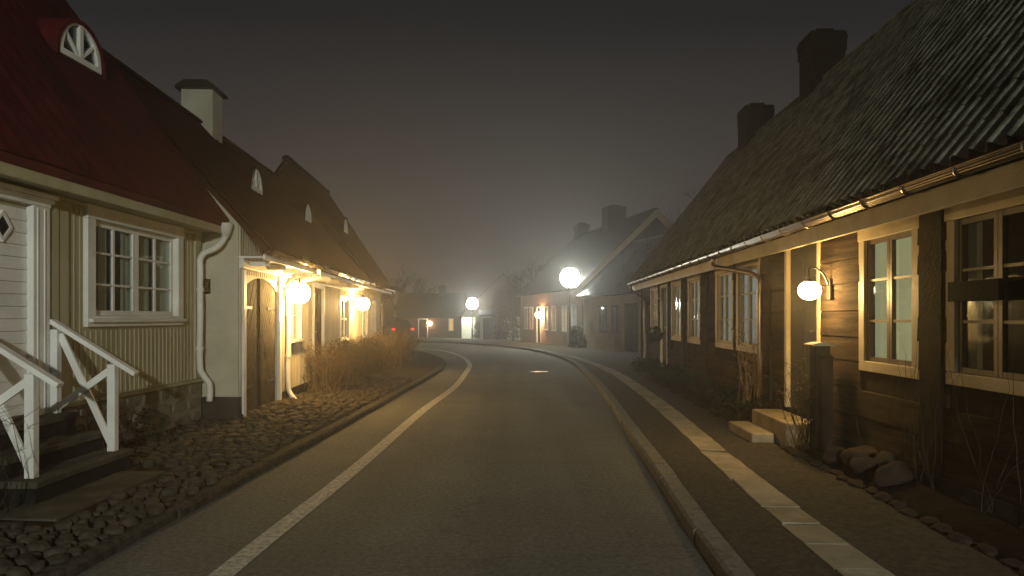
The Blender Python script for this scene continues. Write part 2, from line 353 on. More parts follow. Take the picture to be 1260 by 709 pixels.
# white line, laid in lengths with a joint
WL = c2([(-1.95,-14),(-1.86,1.5),(-1.80,4.6),(-1.66,7.76),(-1.53,12.9),(-1.33,16.9),(-1.33,21),(-1.45,25.5),(-2.2,31.5),(-3.7,37.5),(-6.2,42),(-9.5,46),(-14,49),(-30,53)])
mb = MB(); prev = None
dense = crom(WL, 3)
lft, rgt = offs(dense, -0.08), offs(dense, 0.08)
for i in range(len(dense)-1):
    if 7.55 < dense[i].y < 7.60: continue
    A, B, C_, D_ = lft[i], rgt[i], rgt[i+1], lft[i+1]
    zz = 0.005
    mb.add([(p.x, p.y, gz(p.y)+zz) for p in (A, B, C_, D_)], [(0,1,2,3)])
structure(mb.build('road_marking', M['line']))
# single row of pale slabs let into the pavement
SP = c2([(1.93,-8),(1.98,0),(2.06,4.4),(2.21,7.6),(2.43,10.8),(2.65,15),(2.78,20.5),(2.55,26),(2.15,30),(1.1,36.5)])
mb = MB(); D = [0.0]
for i in range(1, len(SP)): D.append(D[-1]+(SP[i]-SP[i-1]).length)
def at_sp(s):
    for i in range(1, len(SP)):
        if D[i] >= s:
            t = (s-D[i-1])/(D[i]-D[i-1]); return SP[i-1].lerp(SP[i], t), (SP[i]-SP[i-1]).normalized()
    return SP[-1], (SP[-1]-SP[-2]).normalized()
s = 0.0
while s < D[-1]-0.6:
    ln = random.choice((0.48, 0.5, 0.52, 0.5)); p, d = at_sp(s+0.006); q, d2 = at_sp(s+ln-0.006)
    wd = 0.145+random.uniform(-0.004, 0.004); zj = random.uniform(0.0, 0.008); tl = random.uniform(-0.006, 0.006)
    n1 = Vector((d.y, -d.x, 0))*wd; n2 = Vector((d2.y, -d2.x, 0))*wd
    c = [k+Vector((random.uniform(-.008, .008), random.uniform(-.004, .004), 0)) for k in (p-n1, p+n1, q+n2, q-n2)]
    vs = [(k.x, k.y, gz(k.y)+0.08) for k in c] + [(k.x, k.y, gz(k.y)+0.107+zj+(tl if i < 2 else -tl)) for i, k in enumerate(c)]
    mb.add(vs, [(0,3,2,1),(4,5,6,7),(0,1,5,4),(1,2,6,5),(2,3,7,6),(3,0,4,7)])
    s += ln
structure(mb.build('slab_path', M['slab']))
# cobbles of the left verge: irregular packing of mixed stones
mb = MB(); rnd = random.Random(21); grid = {}; tries = 0
def near(px, py, r):
    for gx in range(int(px/0.2)-2, int(px/0.2)+2):
        for gy in range(int(py/0.2)-2, int(py/0.2)+2):
            for (qx, qy, qr) in grid.get((gx, gy), ()):
                if (qx-px)**2+(qy-py)**2 < (0.90*(qr+r))**2: return True
    return False
for rad_lo, rad_hi, cnt in ((0.068, 0.085, 2600), (0.052, 0.068, 12000), (0.035, 0.048, 24000)):
    for _ in range(cnt):
        py = rnd.uniform(-3, 18.5); xl = -2.62 if py < 4 else (-2.62+(py-4)*0.029); xr = -4.62 if py < 10.7 else -4.02
        px = rnd.uniform(xr, xl-0.22); r = rnd.uniform(rad_lo, rad_hi)
        if px < -3.28 and 5.3 < py < 7.5: continue
        if py > 13 and rnd.random() < (py-13)/5.5: continue
        if near(px, py, r): continue
        grid.setdefault((int(px/0.2), int(py/0.2)), []).append((px, py, r))
        rx, ry = r*rnd.uniform(1.0, 1.2), r*rnd.uniform(0.8, 1.0); h = rnd.uniform(0.016, 0.050)*(0.6+r*6); a = rnd.uniform(0, PI)
        t = (px-xl)/(xr-xl); zb = 0.068+0.077*t+0.006; n = 9; tx, ty = rnd.gauss(0, 0.10), rnd.gauss(0, 0.10)
        ph = [rnd.uniform(0.82, 1.12) for _ in range(n)]; vs = []
        for rr, zz in ((1.0, -0.03), (0.95, 0.55*h), (0.72, 0.92*h), (0.30, h)):
            for k in range(n):
                ca, sa = math.cos(2*PI*k/n)*rx*rr*ph[k], math.sin(2*PI*k/n)*ry*rr*ph[k]
                ex, ey = ca*math.cos(a)-sa*math.sin(a), ca*math.sin(a)+sa*math.cos(a)
                vs.append((px+ex, py+ey, zb+zz+(ex*tx+ey*ty)))
        mb.add(vs, [(i*n+k, i*n+(k+1) % n, (i+1)*n+(k+1) % n, (i+1)*n+k) for i in range(3) for k in range(n)] + [tuple(range(3*n, 4*n))])
structure(mb.build('cobbled_verge', M['cobble'], smooth=True))
structure(MB().box(0, 0.5, 0, 0.42, 0, 0.006).build('drain_cover', M['zinc'], loc=(0.55, 21.8, 0.003)))

# ------------------------------------------------------------------ building kit (local axes: x along the wall, +o out to the street, z up)
def wall(u0, u1, z0, z1, openings, of, ob, extra_u=(), extra_z=()):
    U = sorted(set([u0, u1] + [q for o in openings for q in o[:2] if u0 < q < u1]))
    Z = sorted(set([z0, z1] + [q for o in openings for q in o[2:4] if z0 < q < z1]))
    mb = MB(); idx = {}
    def vid(u, o, z):
        k = (round(u, 5), round(o, 5), round(z, 5))
        if k not in idx: idx[k] = len(mb.v); mb.v.append((u, o, z))
        return idx[k]
    def solid(i, j):
        if not (0 <= i < len(U)-1 and 0 <= j < len(Z)-1): return False
        cu, cz = (U[i]+U[i+1])/2, (Z[j]+Z[j+1])/2
        return not any(a < cu < b and c < cz < d for a, b, c, d in openings)
    for i in range(len(U)-1):
        for j in range(len(Z)-1):
            if not solid(i, j): continue
            a, b, c, d = U[i], U[i+1], Z[j], Z[j+1]
            mb.f.append((vid(a,of,c), vid(b,of,c), vid(b,of,d), vid(a,of,d)))
            mb.f.append((vid(a,ob,c), vid(a,ob,d), vid(b,ob,d), vid(b,ob,c)))
            if not solid(i-1, j): mb.f.append((vid(a,of,c), vid(a,of,d), vid(a,ob,d), vid(a,ob,c)))
            if not solid(i+1, j): mb.f.append((vid(b,of,c), vid(b,ob,c), vid(b,ob,d), vid(b,of,d)))
            if not solid(i, j-1): mb.f.append((vid(a,of,c), vid(a,ob,c), vid(b,ob,c), vid(b,of,c)))
            if not solid(i, j+1): mb.f.append((vid(a,of,d), vid(b,of,d), vid(b,ob,d), vid(a,ob,d)))
    return mb
def cut(a, b, spans):
    segs = [(a, b)]
    for s0, s1 in spans:
        new = []
        for p, q in segs:
            if s1 <= p or s0 >= q: new.append((p, q)); continue
            if s0 > p: new.append((p, s0))
            if s1 < q: new.append((s1, q))
        segs = new
    return [(p, q) for p, q in segs if q-p > 0.015]
def battens(mb, u0, u1, z0, z1, openings, step, wd, of, proud):
    u = u0
    while u < u1-wd:
        for p, q in cut(z0, z1, [(c, d) for a, b, c, d in openings if a < u+wd and b > u]):
            mb.box(u, u+wd, of-0.005, of+proud, p, q)
        u += step*random.uniform(0.985, 1.015)
def planking(mb, u0, u1, z0, z1, openings, h, of, proud):
    z = z0
    while z < z1-0.04:
        hh = min(h*random.uniform(0.9, 1.12), z1-z)
        for p, q in cut(u0, u1, [(a, b) for a, b, c, d in openings if c < z+hh-0.02 and d > z+0.02]):
            r = p
            while r < q-0.02:
                ln = min(random.uniform(2.2, 4.2), q-r)
                if q-(r+ln) < 0.5: ln = q-r
                pr = proud+random.uniform(-0.006, 0.006)
                mb.prism([(of-0.01, z), (of+pr, z+0.006), (of+pr*0.75, z+hh-0.008), (of-0.01, z+hh)], 0, r+0.003, r+ln-0.003)
                r += ln
        z += hh
def tiles(mb, u0, u1, E, Rg, tw, tl, amp, seg, step=0.012):
    e, r = Vector(E), Vector(Rg); t = (r-e); Ls = t.length; t.normalize()
    n = Vector((t.y, -t.x));
    if n.y < 0: n = -n
    cols = max(1, round((u1-u0)/tw)); tw = (u1-u0)/cols; rows = max(1, round(Ls/tl)); tl = Ls/rows
    prof = [amp*(0.5+0.5*math.cos(2*PI*q/seg))**1.4 for q in range(seg+1)]
    for j in range(rows):
        vs = []; m = cols*seg+1
        jit = [(random.uniform(-0.006, 0.008), random.uniform(-0.012, 0.012)) for _ in range(cols+1)]
        for ring in (0, 1, 1, 2):
            for i in range(m):
                c = i//seg if i < m-1 else cols-1
                q = i % seg if i < m-1 else seg
                if i % seg == 0 and i > 0 and i < m-1: ja = ((jit[c][0]+jit[c-1][0])/2, (jit[c][1]+jit[c-1][1])/2)
                else: ja = jit[c]
                h = prof[q]
                if ring == 0: s, hh = j*tl + ja[1], h+0.002
                elif ring == 1: s, hh = j*tl + ja[1] - 0.002, h+step+ja[0]*step/0.02
                else: s, hh = min((j+1)*tl+0.03, Ls), h+0.004+ja[0]*0.3
                p = e + t*s + n*hh
                vs.append((u0+tw*i/seg, p.x, p.y))
        mb.add(vs, [(k*m+i, k*m+i+1, (k+1)*m+i+1, (k+1)*m+i) for k in (0, 2) for i in range(m-1)])
class House: pass
def roof(h, root, side, u0, u1, ov, half, ze, zr, m, tw=0.24, tl=0.36, amp=0.035, seg=5, step=0.010, fascia=None, vov=0.12, deckm=None, backlow=True, ridge=True):
    slope = (zr-ze)/(half+ov)
    a, b = u0-vov, u1+vov
    mb = MB(); tiles(mb, a, b, (ov, ze), (-half, zr), tw, tl, amp, seg, step)
    tiles(mb, a, b, (-2*half-ov, ze), (-half, zr), 0.6, 0.8, amp, 3)
    ro = mb.build('roof', m, root, side, smooth=True)
    d = MB(); th = 0.07
    d.prism([(ov-0.005, ze-0.012), (-half, zr-0.012), (-2*half-ov, ze-0.012), (-2*half-ov+0.02, ze-th-0.02), (-half, zr-th-0.035), (ov-0.03, ze-th-0.02)], 0, a+0.01, b-0.01)
    d.build('roof_boards', deckm or M['dark_wood'], ro, side)
    if ridge:
        r = MB(); u = a
        while u < b:
            l = min(0.42, b-u+0.01)
            pts = [(-half+0.13*math.cos(q*PI/6)*1.0, zr-0.03+0.11*math.sin(q*PI/6)) for q in range(7)]
            r.prism(pts, 0, u, u+l-0.006+0.0); u += 0.41
        r.build('ridge_tile', m, ro, side)
    return ro, slope
def gable(mb, u0, u1, half, ztop_at, zr, z0=0.0, drop=0.06):
    mb.prism([(0, z0), (0, ztop_at), (-half, zr), (-2*half, ztop_at), (-2*half, z0)], 0, u0, u1)
def vergeboard(root, ro, side, u, ov, half, ze, zr, m, wd=0.2, th=0.035, both=True):
    mb = MB(); sl = (zr-ze)/(half+ov)
    mb.prism([(ov, ze-0.02), (-half, zr-0.02), (-half, zr-0.02-wd*1.3), (ov, ze-0.02-wd*0.9)], 0, u, u+th)
    if both: mb.prism([(-2*half-ov, ze-0.02), (-half, zr-0.02), (-half, zr-0.02-wd*1.3), (-2*half-ov, ze-0.02-wd*0.9)], 0, u, u+th-0.003)
    return mb.build('verge_board', m, ro, side)
def gutter(root, side, u0, u1, o, z, r, m, bracket=0.8):
    mb = MB(); n = 8
    for k in range(n):
        a0, a1 = PI+PI*k/n, PI+PI*(k+1)/n
        p = [(o+r*math.cos(a0), z+r*math.sin(a0)), (o+r*math.cos(a1), z+r*math.sin(a1)), (o+(r-0.006)*math.cos(a1), z+(r-0.006)*math.sin(a1)), (o+(r-0.006)*math.cos(a0), z+(r-0.006)*math.sin(a0))]
        mb.prism(p, 0, u0, u1)
    mb.tube([(u0, o+r, z), (u1, o+r, z)], 0.009, 6)
    g_ = mb.build('gutter', m, root, side, smooth=True)
    if bracket:
        u = u0+0.25
        while u < u1:
            b = MB(); b.tube([(u, o-r-0.02, z+0.03), (u, o-r-0.004, z)] + [(u, o+(r+0.008)*math.cos(PI+PI*k/6), z+(r+0.008)*math.sin(PI+PI*k/6)) for k in range(1, 7)], 0.012, 5)
            u += bracket; b.build('gutter_bracket', m, g_, side)
    return g_
def downpipe(root, side, pts, r, m):
    P = crom(pts, 5)
    mb = MB().tube(P, r, 10)
    p = mb.build('downpipe', m, root, side, smooth=True)
    c = MB()
    zmin, zmax = min(q[2] for q in pts), max(q[2] for q in pts)
    mid = [q for q in pts]
    for f in (0.3, 0.62):
        z = zmin+(zmax-zmin)*f
        best = min(P, key=lambda q: abs(q.z-z))
        c.tube([(best.x, best.y, best.z-0.02), (best.x, best.y, best.z+0.02)], r*1.22, 10)
        c.tube([(best.x, best.y, best.z), (best.x, best.y-0.12, best.z)], 0.008, 5)
    c.build('pipe_clip', m, p, side)
    return p
def window(root, side, u0, u1, z0, z1, casements=2, rows=3, cols=1, fw=0.12, proud=0.035, of=0.0, fm=None, sm=None, curtain=None, curtain_spans=None, sill=True, name='window', depth=0.07, sw=0.045, cd=0.13):
    fm = fm or M['white']; sm = sm or fm
    mb = MB()
    mb.box(u0, u0+fw, of-0.06, of+proud, z0+fw*0.8, z1-fw); mb.box(u1-fw, u1, of-0.06, of+proud, z0+fw*0.8, z1-fw)
    mb.box(u0-0.012, u1+0.012, of-0.06, of+proud+0.006, z1-fw, z1); mb.box(u0, u1, of-0.06, of+proud, z0, z0+fw*0.8)
    wn = mb.build(name, fm, root, side, bevel=0.006)
    a, b, c, d = u0+fw, u1-fw, z0+fw*0.8, z1-fw
    cw = (b-a)/casements; os_ = of-depth*0.4
    for i in range(casements):
        p, q = a+i*cw+0.004, a+(i+1)*cw-0.004
        s = MB(); o0, o1 = os_-0.04, os_
        s.box(p, p+sw, o0, o1, c+0.003, d-0.003); s.box(q-sw, q, o0, o1, c+0.003, d-0.003)
        s.box(p+sw, q-sw, o0, o1-0.002, d-sw, d-0.003); s.box(p+sw, q-sw, o0, o1-0.002, c+0.003, c+sw)
        for k in range(1, rows):
            z = c+(d-c)*k/rows; s.box(p+sw, q-sw, o0+0.008, o1-0.006, z-0.012, z+0.012)
        for k in range(1, cols):
            u = p+(q-p)*k/cols; s.box(u-0.02, u+0.02, o0+0.01, o1-0.004, c+sw, d-sw)
        s.build('sash', sm, wn, side)
        MB().box(p+sw*0.6, q-sw*0.6, os_-0.024, os_-0.020, c+sw*0.6, d-sw*0.6).build('pane', M['glass'], wn, side)
    if sill:
        MB().prism([(of-0.03, z0+fw*0.72), (of+proud+0.05, z0+fw*0.55), (of+proud+0.05, z0+fw*0.55-0.03), (of-0.03, z0+fw*0.55-0.03)], 0, u0+0.02, u1-0.02).build('sill', fm, wn, side)
    if curtain is not None:
        cu = MB()
        for (f0, f1) in (curtain_spans or [(0, 1)]):
            p, q = a+(b-a)*f0, a+(b-a)*f1; n = max(8, int((q-p)/0.03)); vs = []
            for k in range(n+1):
                u = p+(q-p)*k/n; o = os_-cd+0.17*cd*math.sin(k*1.15)+0.09*cd*math.sin(k*0.53+1)
                vs += [(u, o, c-0.02), (u, o*1.0, d+0.05)]
            cu.add(vs, [(2*k, 2*k+2, 2*k+3, 2*k+1) for k in range(n)])
        cu.build('curtain', curtain, wn, side, smooth=True)
    return wn
def opening(u0, u1, z0, z1, fw=0.12): return (u0+fw*0.6, u1-fw*0.6, z0+fw*0.5, z1-fw*0.6)
def dormer(root, side, u, of, ze, ov, slope, wd, ht, rm, wm):
    """little half-round eyebrow dormer with a spoked lunette window"""
    zb = ze+(ov-of)*slope
    n = 16; bw, bh = wd*0.5+0.10, ht+0.09
    back = of-(bh/slope)*1.05-0.1
    outer = [(u+bw*math.cos(PI*k/n), zb-0.02+bh*math.sin(PI*k/n)) for k in range(n+1)]
    vs = []; fs = []
    for (o, sc_, dz) in ((of+0.05, 1.0, 0.0), (of+0.05-(of+0.05-back)*0.5, 1.0, 0.02), (back, 0.92, 0.05)):
        vs += [(u+(p[0]-u)*sc_, o, p[1]+dz) for p in outer]
    for i in range(2): fs += [(i*(n+1)+k, i*(n+1)+k+1, (i+1)*(n+1)+k+1, (i+1)*(n+1)+k) for k in range(n)]
    inner = [(u+(bw-0.05)*math.cos(PI*k/n), of+0.05, zb-0.02+(bh-0.05)*math.sin(PI*k/n)) for k in range(n+1)]
    b0 = len(vs); vs += inner; fs += [(k, k+1, b0+k+1, b0+k) for k in range(n)]
    b1 = len(vs); vs += [(p[0], of-0.06, p[2]) for p in inner]; fs += [(b0+k, b0+k+1, b1+k+1, b1+k) for k in range(n)]
    d = MB().add(vs, fs).build('dormer', rm, root, side, smooth=True)
    zb += 0.05
    f = MB(); w2 = wd/2
    ring_o = [(u+w2*math.cos(PI*k/n), zb+0.02+ht*math.sin(PI*k/n)) for k in range(n+1)]
    ring_i = [(u+(w2-0.065)*math.cos(PI*k/n), zb+0.02+(ht-0.065)*math.sin(PI*k/n)) for k in range(n+1)]
    for k in range(n): f.prism([ring_o[k], ring_o[k+1], ring_i[k+1], ring_i[k]], 1, of-0.03, of+0.03)
    f.box(u-w2, u+w2, of-0.03, of+0.032, zb-0.03, zb+0.045)
    f.box(u-0.035, u+0.035, of-0.02, of+0.034, zb+0.045, zb+ht-0.03)
    for s in (-1, 1):
        a = PI/2-s*0.9; e1 = (u+(w2-0.05)*math.cos(a), zb+0.02+(ht-0.05)*math.sin(a))
        dx, dz = e1[0]-u, e1[1]-zb-0.05; ln = math.hypot(dx, dz); px, pz = -dz/ln*0.016, dx/ln*0.016
        f.prism([(u+px+s*0.03, zb+0.05+pz), (e1[0]+px, e1[1]+pz), (e1[0]-px, e1[1]-pz), (u-px+s*0.03, zb+0.05-pz)], 1, of-0.015, of+0.022)
    f.build('lunette_frame', wm, d, side)
    MB().prism([(u+(w2-0.02)*math.cos(PI*k/n), zb+0.02+(ht-0.02)*math.sin(PI*k/n)) for k in range(n+1)], 1, of-0.012, of-0.008).build('pane', M['glass'], d, side)
    MB().prism([(u+(w2+0.03)*math.cos(PI*k/n), zb-0.02+(ht+0.03)*math.sin(PI*k/n)) for k in range(n+1)], 1, of-0.16, of-0.15).build('backing', M['interior'], d, side)
    return d
def chimney(root, side, u, o, wu, wo, z0, z1, m, capm, corbel=0.05, capk='corbel'):
    mb = MB(); mb.box(u-wu/2, u+wu/2, o-wo/2, o+wo/2, z0, z1)
    if capk == 'corbel':
        mb.box(u-wu/2-corbel, u+wu/2+corbel, o-wo/2-corbel, o+wo/2+corbel, z1-0.42, z1-0.03)
        mb.box(u-wu/2-corbel*1.6, u+wu/2+corbel*1.6, o-wo/2-corbel*1.6, o+wo/2+corbel*1.6, z1-0.2, z1-0.1)
    c = mb.build('chimney', m, root, side, bevel=0.012)
    k = MB()
    if capk == 'hood':
        e_ = 0.10
        k.prism([(o-wo/2-e_, z1), (o+wo/2+e_, z1), (o+wo/2+e_-0.02, z1+0.05), (o+wo*0.36, z1+0.17), (o-wo*0.36, z1+0.17), (o-wo/2-e_+0.02, z1+0.05)], 0, u-wu/2-e_, u+wu/2+e_)
    else:
        k.box(u-wu*0.25, u+wu*0.25, o-wo*0.25, o+wo*0.25, z1-0.001, z1+0.10)
    k.build('chimney_cap', capm, c, side)
    return c
def door(root, side, u0, u1, z0, z1, fw, of, proud, fm, dm, panels=True, name='door'):
    mb = MB()
    mb.box(u0, u0+fw, of-0.045, of+proud, z0, z1-fw); mb.box(u1-fw, u1, of-0.045, of+proud, z0, z1-fw); mb.box(u0, u1, of-0.045, of+proud+0.004, z1-fw, z1)
    d = mb.build(name, fm, root, side, bevel=0.006)
    l = MB(); a, b = u0+fw, u1-fw
    l.box(a+0.004, b-0.004, of-0.055, of-0.018, z0+0.01, z1-fw-0.004)
    if panels:
        for (f0, f1) in ((0.06, 0.30), (0.36, 0.62), (0.67, 0.94)):
            zz0, zz1 = z0+(z1-fw-z0)*f0, z0+(z1-fw-z0)*f1
            for (p, q) in ((a+0.09, (a+b)/2-0.03), ((a+b)/2+0.03, b-0.09)): l.box(p, q, of-0.019, of-0.008, zz0, zz1)
    l.build('door_leaf', dm, d, side, bevel=0.004)
    h = MB().tube([(a+0.1, of-0.03, z0+1.0), (a+0.1, of+0.03, z0+1.0)], 0.012, 8).tube([(a+0.1, of+0.03, z0+1.0), (a+0.22, of+0.03, z0+1.0)], 0.011, 8)
    h.build('door_handle', M['zinc'], d, side)
    return d

# ------------------------------------------------------------------ RIGHT: long dark timber house
SR = 1
rh = frame('timber_house', 'long dark plank house with mossy pantile roof and cream window frames along the pavement', 'house', 3.32, 0, 0.0284, 1)
U0, U1, ZE, ZR, OV, HALF = -8.0, 22.7, 2.68, 6.47, 0.35, 2.65
slope = (ZR-ZE)/(HALF+OV); ZT = ZE+OV*slope-0.10
wins = [(4.70, 5.95), (6.36, 7.54), (10.85, 12.1), (12.28, 13.48), (14.7, 15.9), (16.6, 17.8), (19.75, 20.95), (1.6, 2.8), (-1.4, -0.2), (-4.4, -3.2)]
WZ0, WZ1 = 1.07, 2.49
ops = [opening(a, b, WZ0, WZ1) for a, b in wins] + [(8.62, 9.70, 0.44, 2.56), (18.35, 19.25, 0.35, 2.40)]
mb = wall(U0, U1, 0.0, ZT, ops, 0.0, -0.16)
gable(mb, U0, U0+0.16, HALF, ZT-0.02, ZR-0.12); gable(mb, U1-0.16, U1, HALF, ZT-0.02, ZR-0.12)
mb.box(U0+0.2, U1-0.2, -2*HALF, -2*HALF+0.16, 0, ZT-0.02)
mb.box(U0+0.2, U1-0.2, -2*HALF+0.2, -0.2, 0.02, 0.1)
hw = mb.build('wall', M['dark_wood'], rh, SR)
pl = MB()
pops = [(a+0.02, b-0.02, WZ0, WZ1) for a, b in wins] + [(8.56, 9.76, 0.3, 2.62), (18.3, 19.3, 0.3, 2.45)]
planking(pl, U0+0.01, U1-0.01, 0.32, ZT-0.06, pops, 0.27, 0.0, 0.032)
pl.build('plank_cladding', M['planks'], rh, SR)
# a post between bays
ps = MB()
for u in (6.15, 10.35, 14.1, 16.25, 18.1, 22.6): MB().box(u-(0.17 if u == 6.15 else 0.06), u+(0.17 if u == 6.15 else 0.06), 0.0, 0.048, 0.32, ZT-0.05).build('cover_post', M['dark_wood'], rh, SR)
fo = MB().box(U0+0.01, U1-0.01, 0.0, 0.055, 0.05, 0.318); fo.build('foundation', M['dark_plinth'], rh, SR)
for i, (a, b) in enumerate(wins):
    if i == 1: window(rh, SR, a, b, WZ0, WZ1, 2, 3, 1, 0.125, 0.03, 0.0, M['cream_trim'], M['sash_dark'], M['blind_lit'], depth=0.0, cd=0.075, sill=False)
    elif i == 0: window(rh, SR, a, b, WZ0, WZ1, 2, 3, 1, 0.125, 0.03, 0.0, M['cream_trim'], M['sash_dark'], M['curtain'], [(0.0, 0.2), (0.8, 1.0)], depth=0.0, cd=0.075, sill=False)
    elif i in (2, 3): window(rh, SR, a, b, WZ0, WZ1, 2, 3, 1, 0.115, 0.03, 0.0, M['cream_trim'], M['cream_trim'], M['lace_lit'], depth=0.0, cd=0.075, sill=False)
    elif i in (5, 6): window(rh, SR, a, b, WZ0, WZ1, 2, 3, 1, 0.115, 0.03, 0.0, M['cream_trim'], M['cream_trim'], M['pink_lit'], depth=0.0, cd=0.075, sill=False)
    elif i == 4: window(rh, SR, a, b, WZ0, WZ1, 2, 3, 1, 0.115, 0.03, 0.0, M['cream_trim'], M['cream_trim'], M['lace_lit'], depth=0.0, cd=0.075, sill=False)
    else: window(rh, SR, a, b, WZ0, WZ1, 2, 3, 1, 0.12, 0.03, 0.0, M['cream_trim'], M['sash_dark'], M['curtain'], [(0.0, 0.3), (0.7, 1.0)], depth=0.0, cd=0.075, sill=False)
door(rh, SR, 8.56, 9.76, 0.44, 2.60, 0.085, 0.0, 0.035, M['cream_trim'], M['door_dark'])
door(rh, SR, 18.30, 19.30, 0.35, 2.44, 0.085, 0.0, 0.035, M['cream_trim'], M['door_dark'])
ro, _ = roof(None, rh, SR, U0, U1, OV, HALF, ZE, ZR, M['moss_streak_tile'], 0.205, 0.335, 0.066, 8, step=0.012, vov=0.16)
vergeboard(rh, ro, SR, U1+0.12, OV, HALF, ZE, ZR, M['dark_wood'], 0.18)
ef = MB().box(U0-0.1, U1+0.1, OV-0.10, OV-0.06, ZE-0.27, ZE-0.10)
ef.build('fascia', M['cream_trim'], rh, SR, bevel=0.006)
MB().box(U0-0.1, U1+0.1, 0.0, OV-0.105, ZE-0.16, ZE-0.135).build('soffit', M['cream_trim'], rh, SR)
gutter(rh, SR, U0-0.1, U1+0.14, OV+0.02, ZE-0.045, 0.062, M['zinc'], 0.72)
def gooseneck(u, zg, o_g, zend, r=0.038, drop=0.45, m=None, du=-0.25, root=rh, side=SR, kick=True, ow=0.075):
    pts = [(u, o_g, zg), (u, o_g, zg-0.13), (u+du*0.5, (o_g+ow)/2, zg-drop*0.6), (u+du, ow, zg-drop), (u+du, ow, zg-drop-0.25), (u+du, ow, (zend+zg)/2), (u+du, ow, zend+0.2)]
    pts += [(u+du, ow+0.12, zend)] if kick else [(u+du, ow, zend)]
    return downpipe(root, side, pts, r, m or M['zinc'])
gooseneck(12.20, ZE-0.10, OV+0.02, 0.22, du=-1.5, drop=0.42)
gooseneck(22.5, ZE-0.10, OV+0.02, 0.22, du=-0.8, drop=0.5)
chimney(ro, SR, 20.1, -HALF, 0.74, 0.74, ZR-0.8, 7.22, M['brick'], M['brick'], 0.012)
chimney(ro, SR, 15.5, -HALF, 0.70, 0.68, ZR-0.8, 7.42, M['brick'], M['brick'], 0.025)
# lit spots in far windows: pink Advent lamp; white beads stand in for reflections


def local(fr, u, o, z, side=1):
    a = fr.rotation_euler.z; c, s = math.cos(a), math.sin(a); o *= side
    return (fr.location.x + u*c - o*s, fr.location.y + u*s + o*c, fr.location.z + z)
def window_spot(fr, u, z, zs, label, mm, r=0.05):
    p = local(fr, u, -0.065, zs); t = thing('window_spot', label, 'lamp', p, fr.rotation_euler.z, 'small lamps in the windows')
    MB().lathe([(0.022, 0), (0.022, 0.015), (0.008, 0.03), (0.008, z-zs-r)], (0,0,0), 10).build('spot_foot', M['metal_dark'], t, smooth=True)
    MB().lathe([(max(0.002, r*math.sin(PI*k/8)), z-zs-r*math.cos(PI*k/8)) for k in range(9)], (0,0,0), 12).build('spot_bead', M[mm], t, smooth=True)
def wall_lamp(fr, u, z, o, label, power, col, rad=0.13, side=1, frame_m='metal_dark', oval=1.0):
    p = local(fr, u, 0.0, z, side)
    t = thing('wall_lamp', label, 'wall lamp', p, fr.rotation_euler.z, 'lit wall lamps')
    MB().box(-0.05, 0.05, 0.045, 0.065, -0.10, 0.12).build('wall_plate', M[frame_m], t, side)
    MB().tube(crom([(0, 0.06, 0.05), (0, o*0.5, 0.20), (0, o, 0.25), (0, o, rad*1.1*oval)], 5), 0.012, 7).build('arm', M[frame_m], t, side, smooth=True)
    n = 10; prof = [(0.02, rad*0.80+0.03), (rad*0.55, rad*0.74+0.02), (rad*0.72, rad*0.6)]
    MB().lathe([(rad*0.42, rad*0.88*oval), (rad*0.34, rad*0.97*oval), (0.025, rad*1.05*oval), (0.02, rad*1.2*oval)], (0, o, 0), 16).build('shade', M[frame_m], t, side, smooth=True)
    pr = [(max(0.002, rad*math.sin(PI*k/12)), -rad*oval*math.cos(PI*k/12)) for k in range(0, 12)]
    MB().lathe(pr, (0, o, 0), 18).build('lamp_glass', M['globe_warm'], t, side, smooth=True)
    l = bpy.data.lights.new('bulb', 'POINT'); l.energy = power; l.color = col; l.shadow_soft_size = 0.06
    lo = bpy.data.objects.new('bulb', l); COL.objects.link(lo); lo.parent = t; lo.location = (0, o*side, -0.02)
    return t
WARM = (1.0, 0.59, 0.18)
wall_lamp(rh, 8.22, 1.90, 0.27, 'lit warm lamp on the dark plank wall just right of the cream door frame', 110, WARM, 0.125, frame_m='metal_dark', oval=0.85)
window_spot(rh, 20.45, 1.72, 1.16, 'small pinkish lamp in the farthest window of the dark plank house', 'bulb_pink', 0.06)
window_spot(rh, 17.3, 1.78, 1.16, 'small white bead standing in for a reflection in the window beside the planter pole', 'spot_white', 0.045)
window_spot(rh, 15.45, 1.62, 1.16, 'small white bead standing in for a reflection low in the single window between the paired windows and the planter pole', 'spot_white', 0.05)
st = thing('door_steps', 'two pale stone steps below the lamp lit door on the right pavement', 'steps', local(rh, 9.2, 0.3, 0.1), rh.rotation_euler.z)
MB().box(-0.72, 0.62, -0.24, 0.14, 0, 0.30).build('step', M['step_pale'], st, bevel=0.02)
MB().box(-0.35, 0.72, 0.15, 0.42, 0, 0.125).build('step', M['step_pale'], st, bevel=0.02)
gp = thing('wooden_post', 'dark square wooden post with flat pale cap standing right of the lamp lit door', 'post', local(rh, 8.0, 0.24, 0.10), rh.rotation_euler.z)
MB().box(-0.08, 0.08, -0.08, 0.08, 0, 1.2).build('post', M['dark_wood'], gp, bevel=0.008)
MB().prism([(-0.13, 1.2), (0.13, 1.2), (0.13, 1.215), (0.02, 1.24), (-0.13, 1.22)], 0, -0.125, 0.125).build('cap', M['step_pale'], gp)
MB().box(-0.20, -0.085, -0.06, 0.05, 0, 1.1).build('side_board', M['dark_wood'], gp)
bd = thing('window_board', 'dark flat board fixed across the side of the nearest right window', 'board', local(rh, 5.50, 0.055, 1.80), rh.rotation_euler.z)
MB().box(-0.32, 0.32, -0.015, 0.03, -0.075, 0.075).build('board', M['black_step'], bd, bevel=0.004)
MB().box(-1.0, -0.322, -0.01, 0.012, 0.055, 0.074).build('rail', M['black_step'], bd)
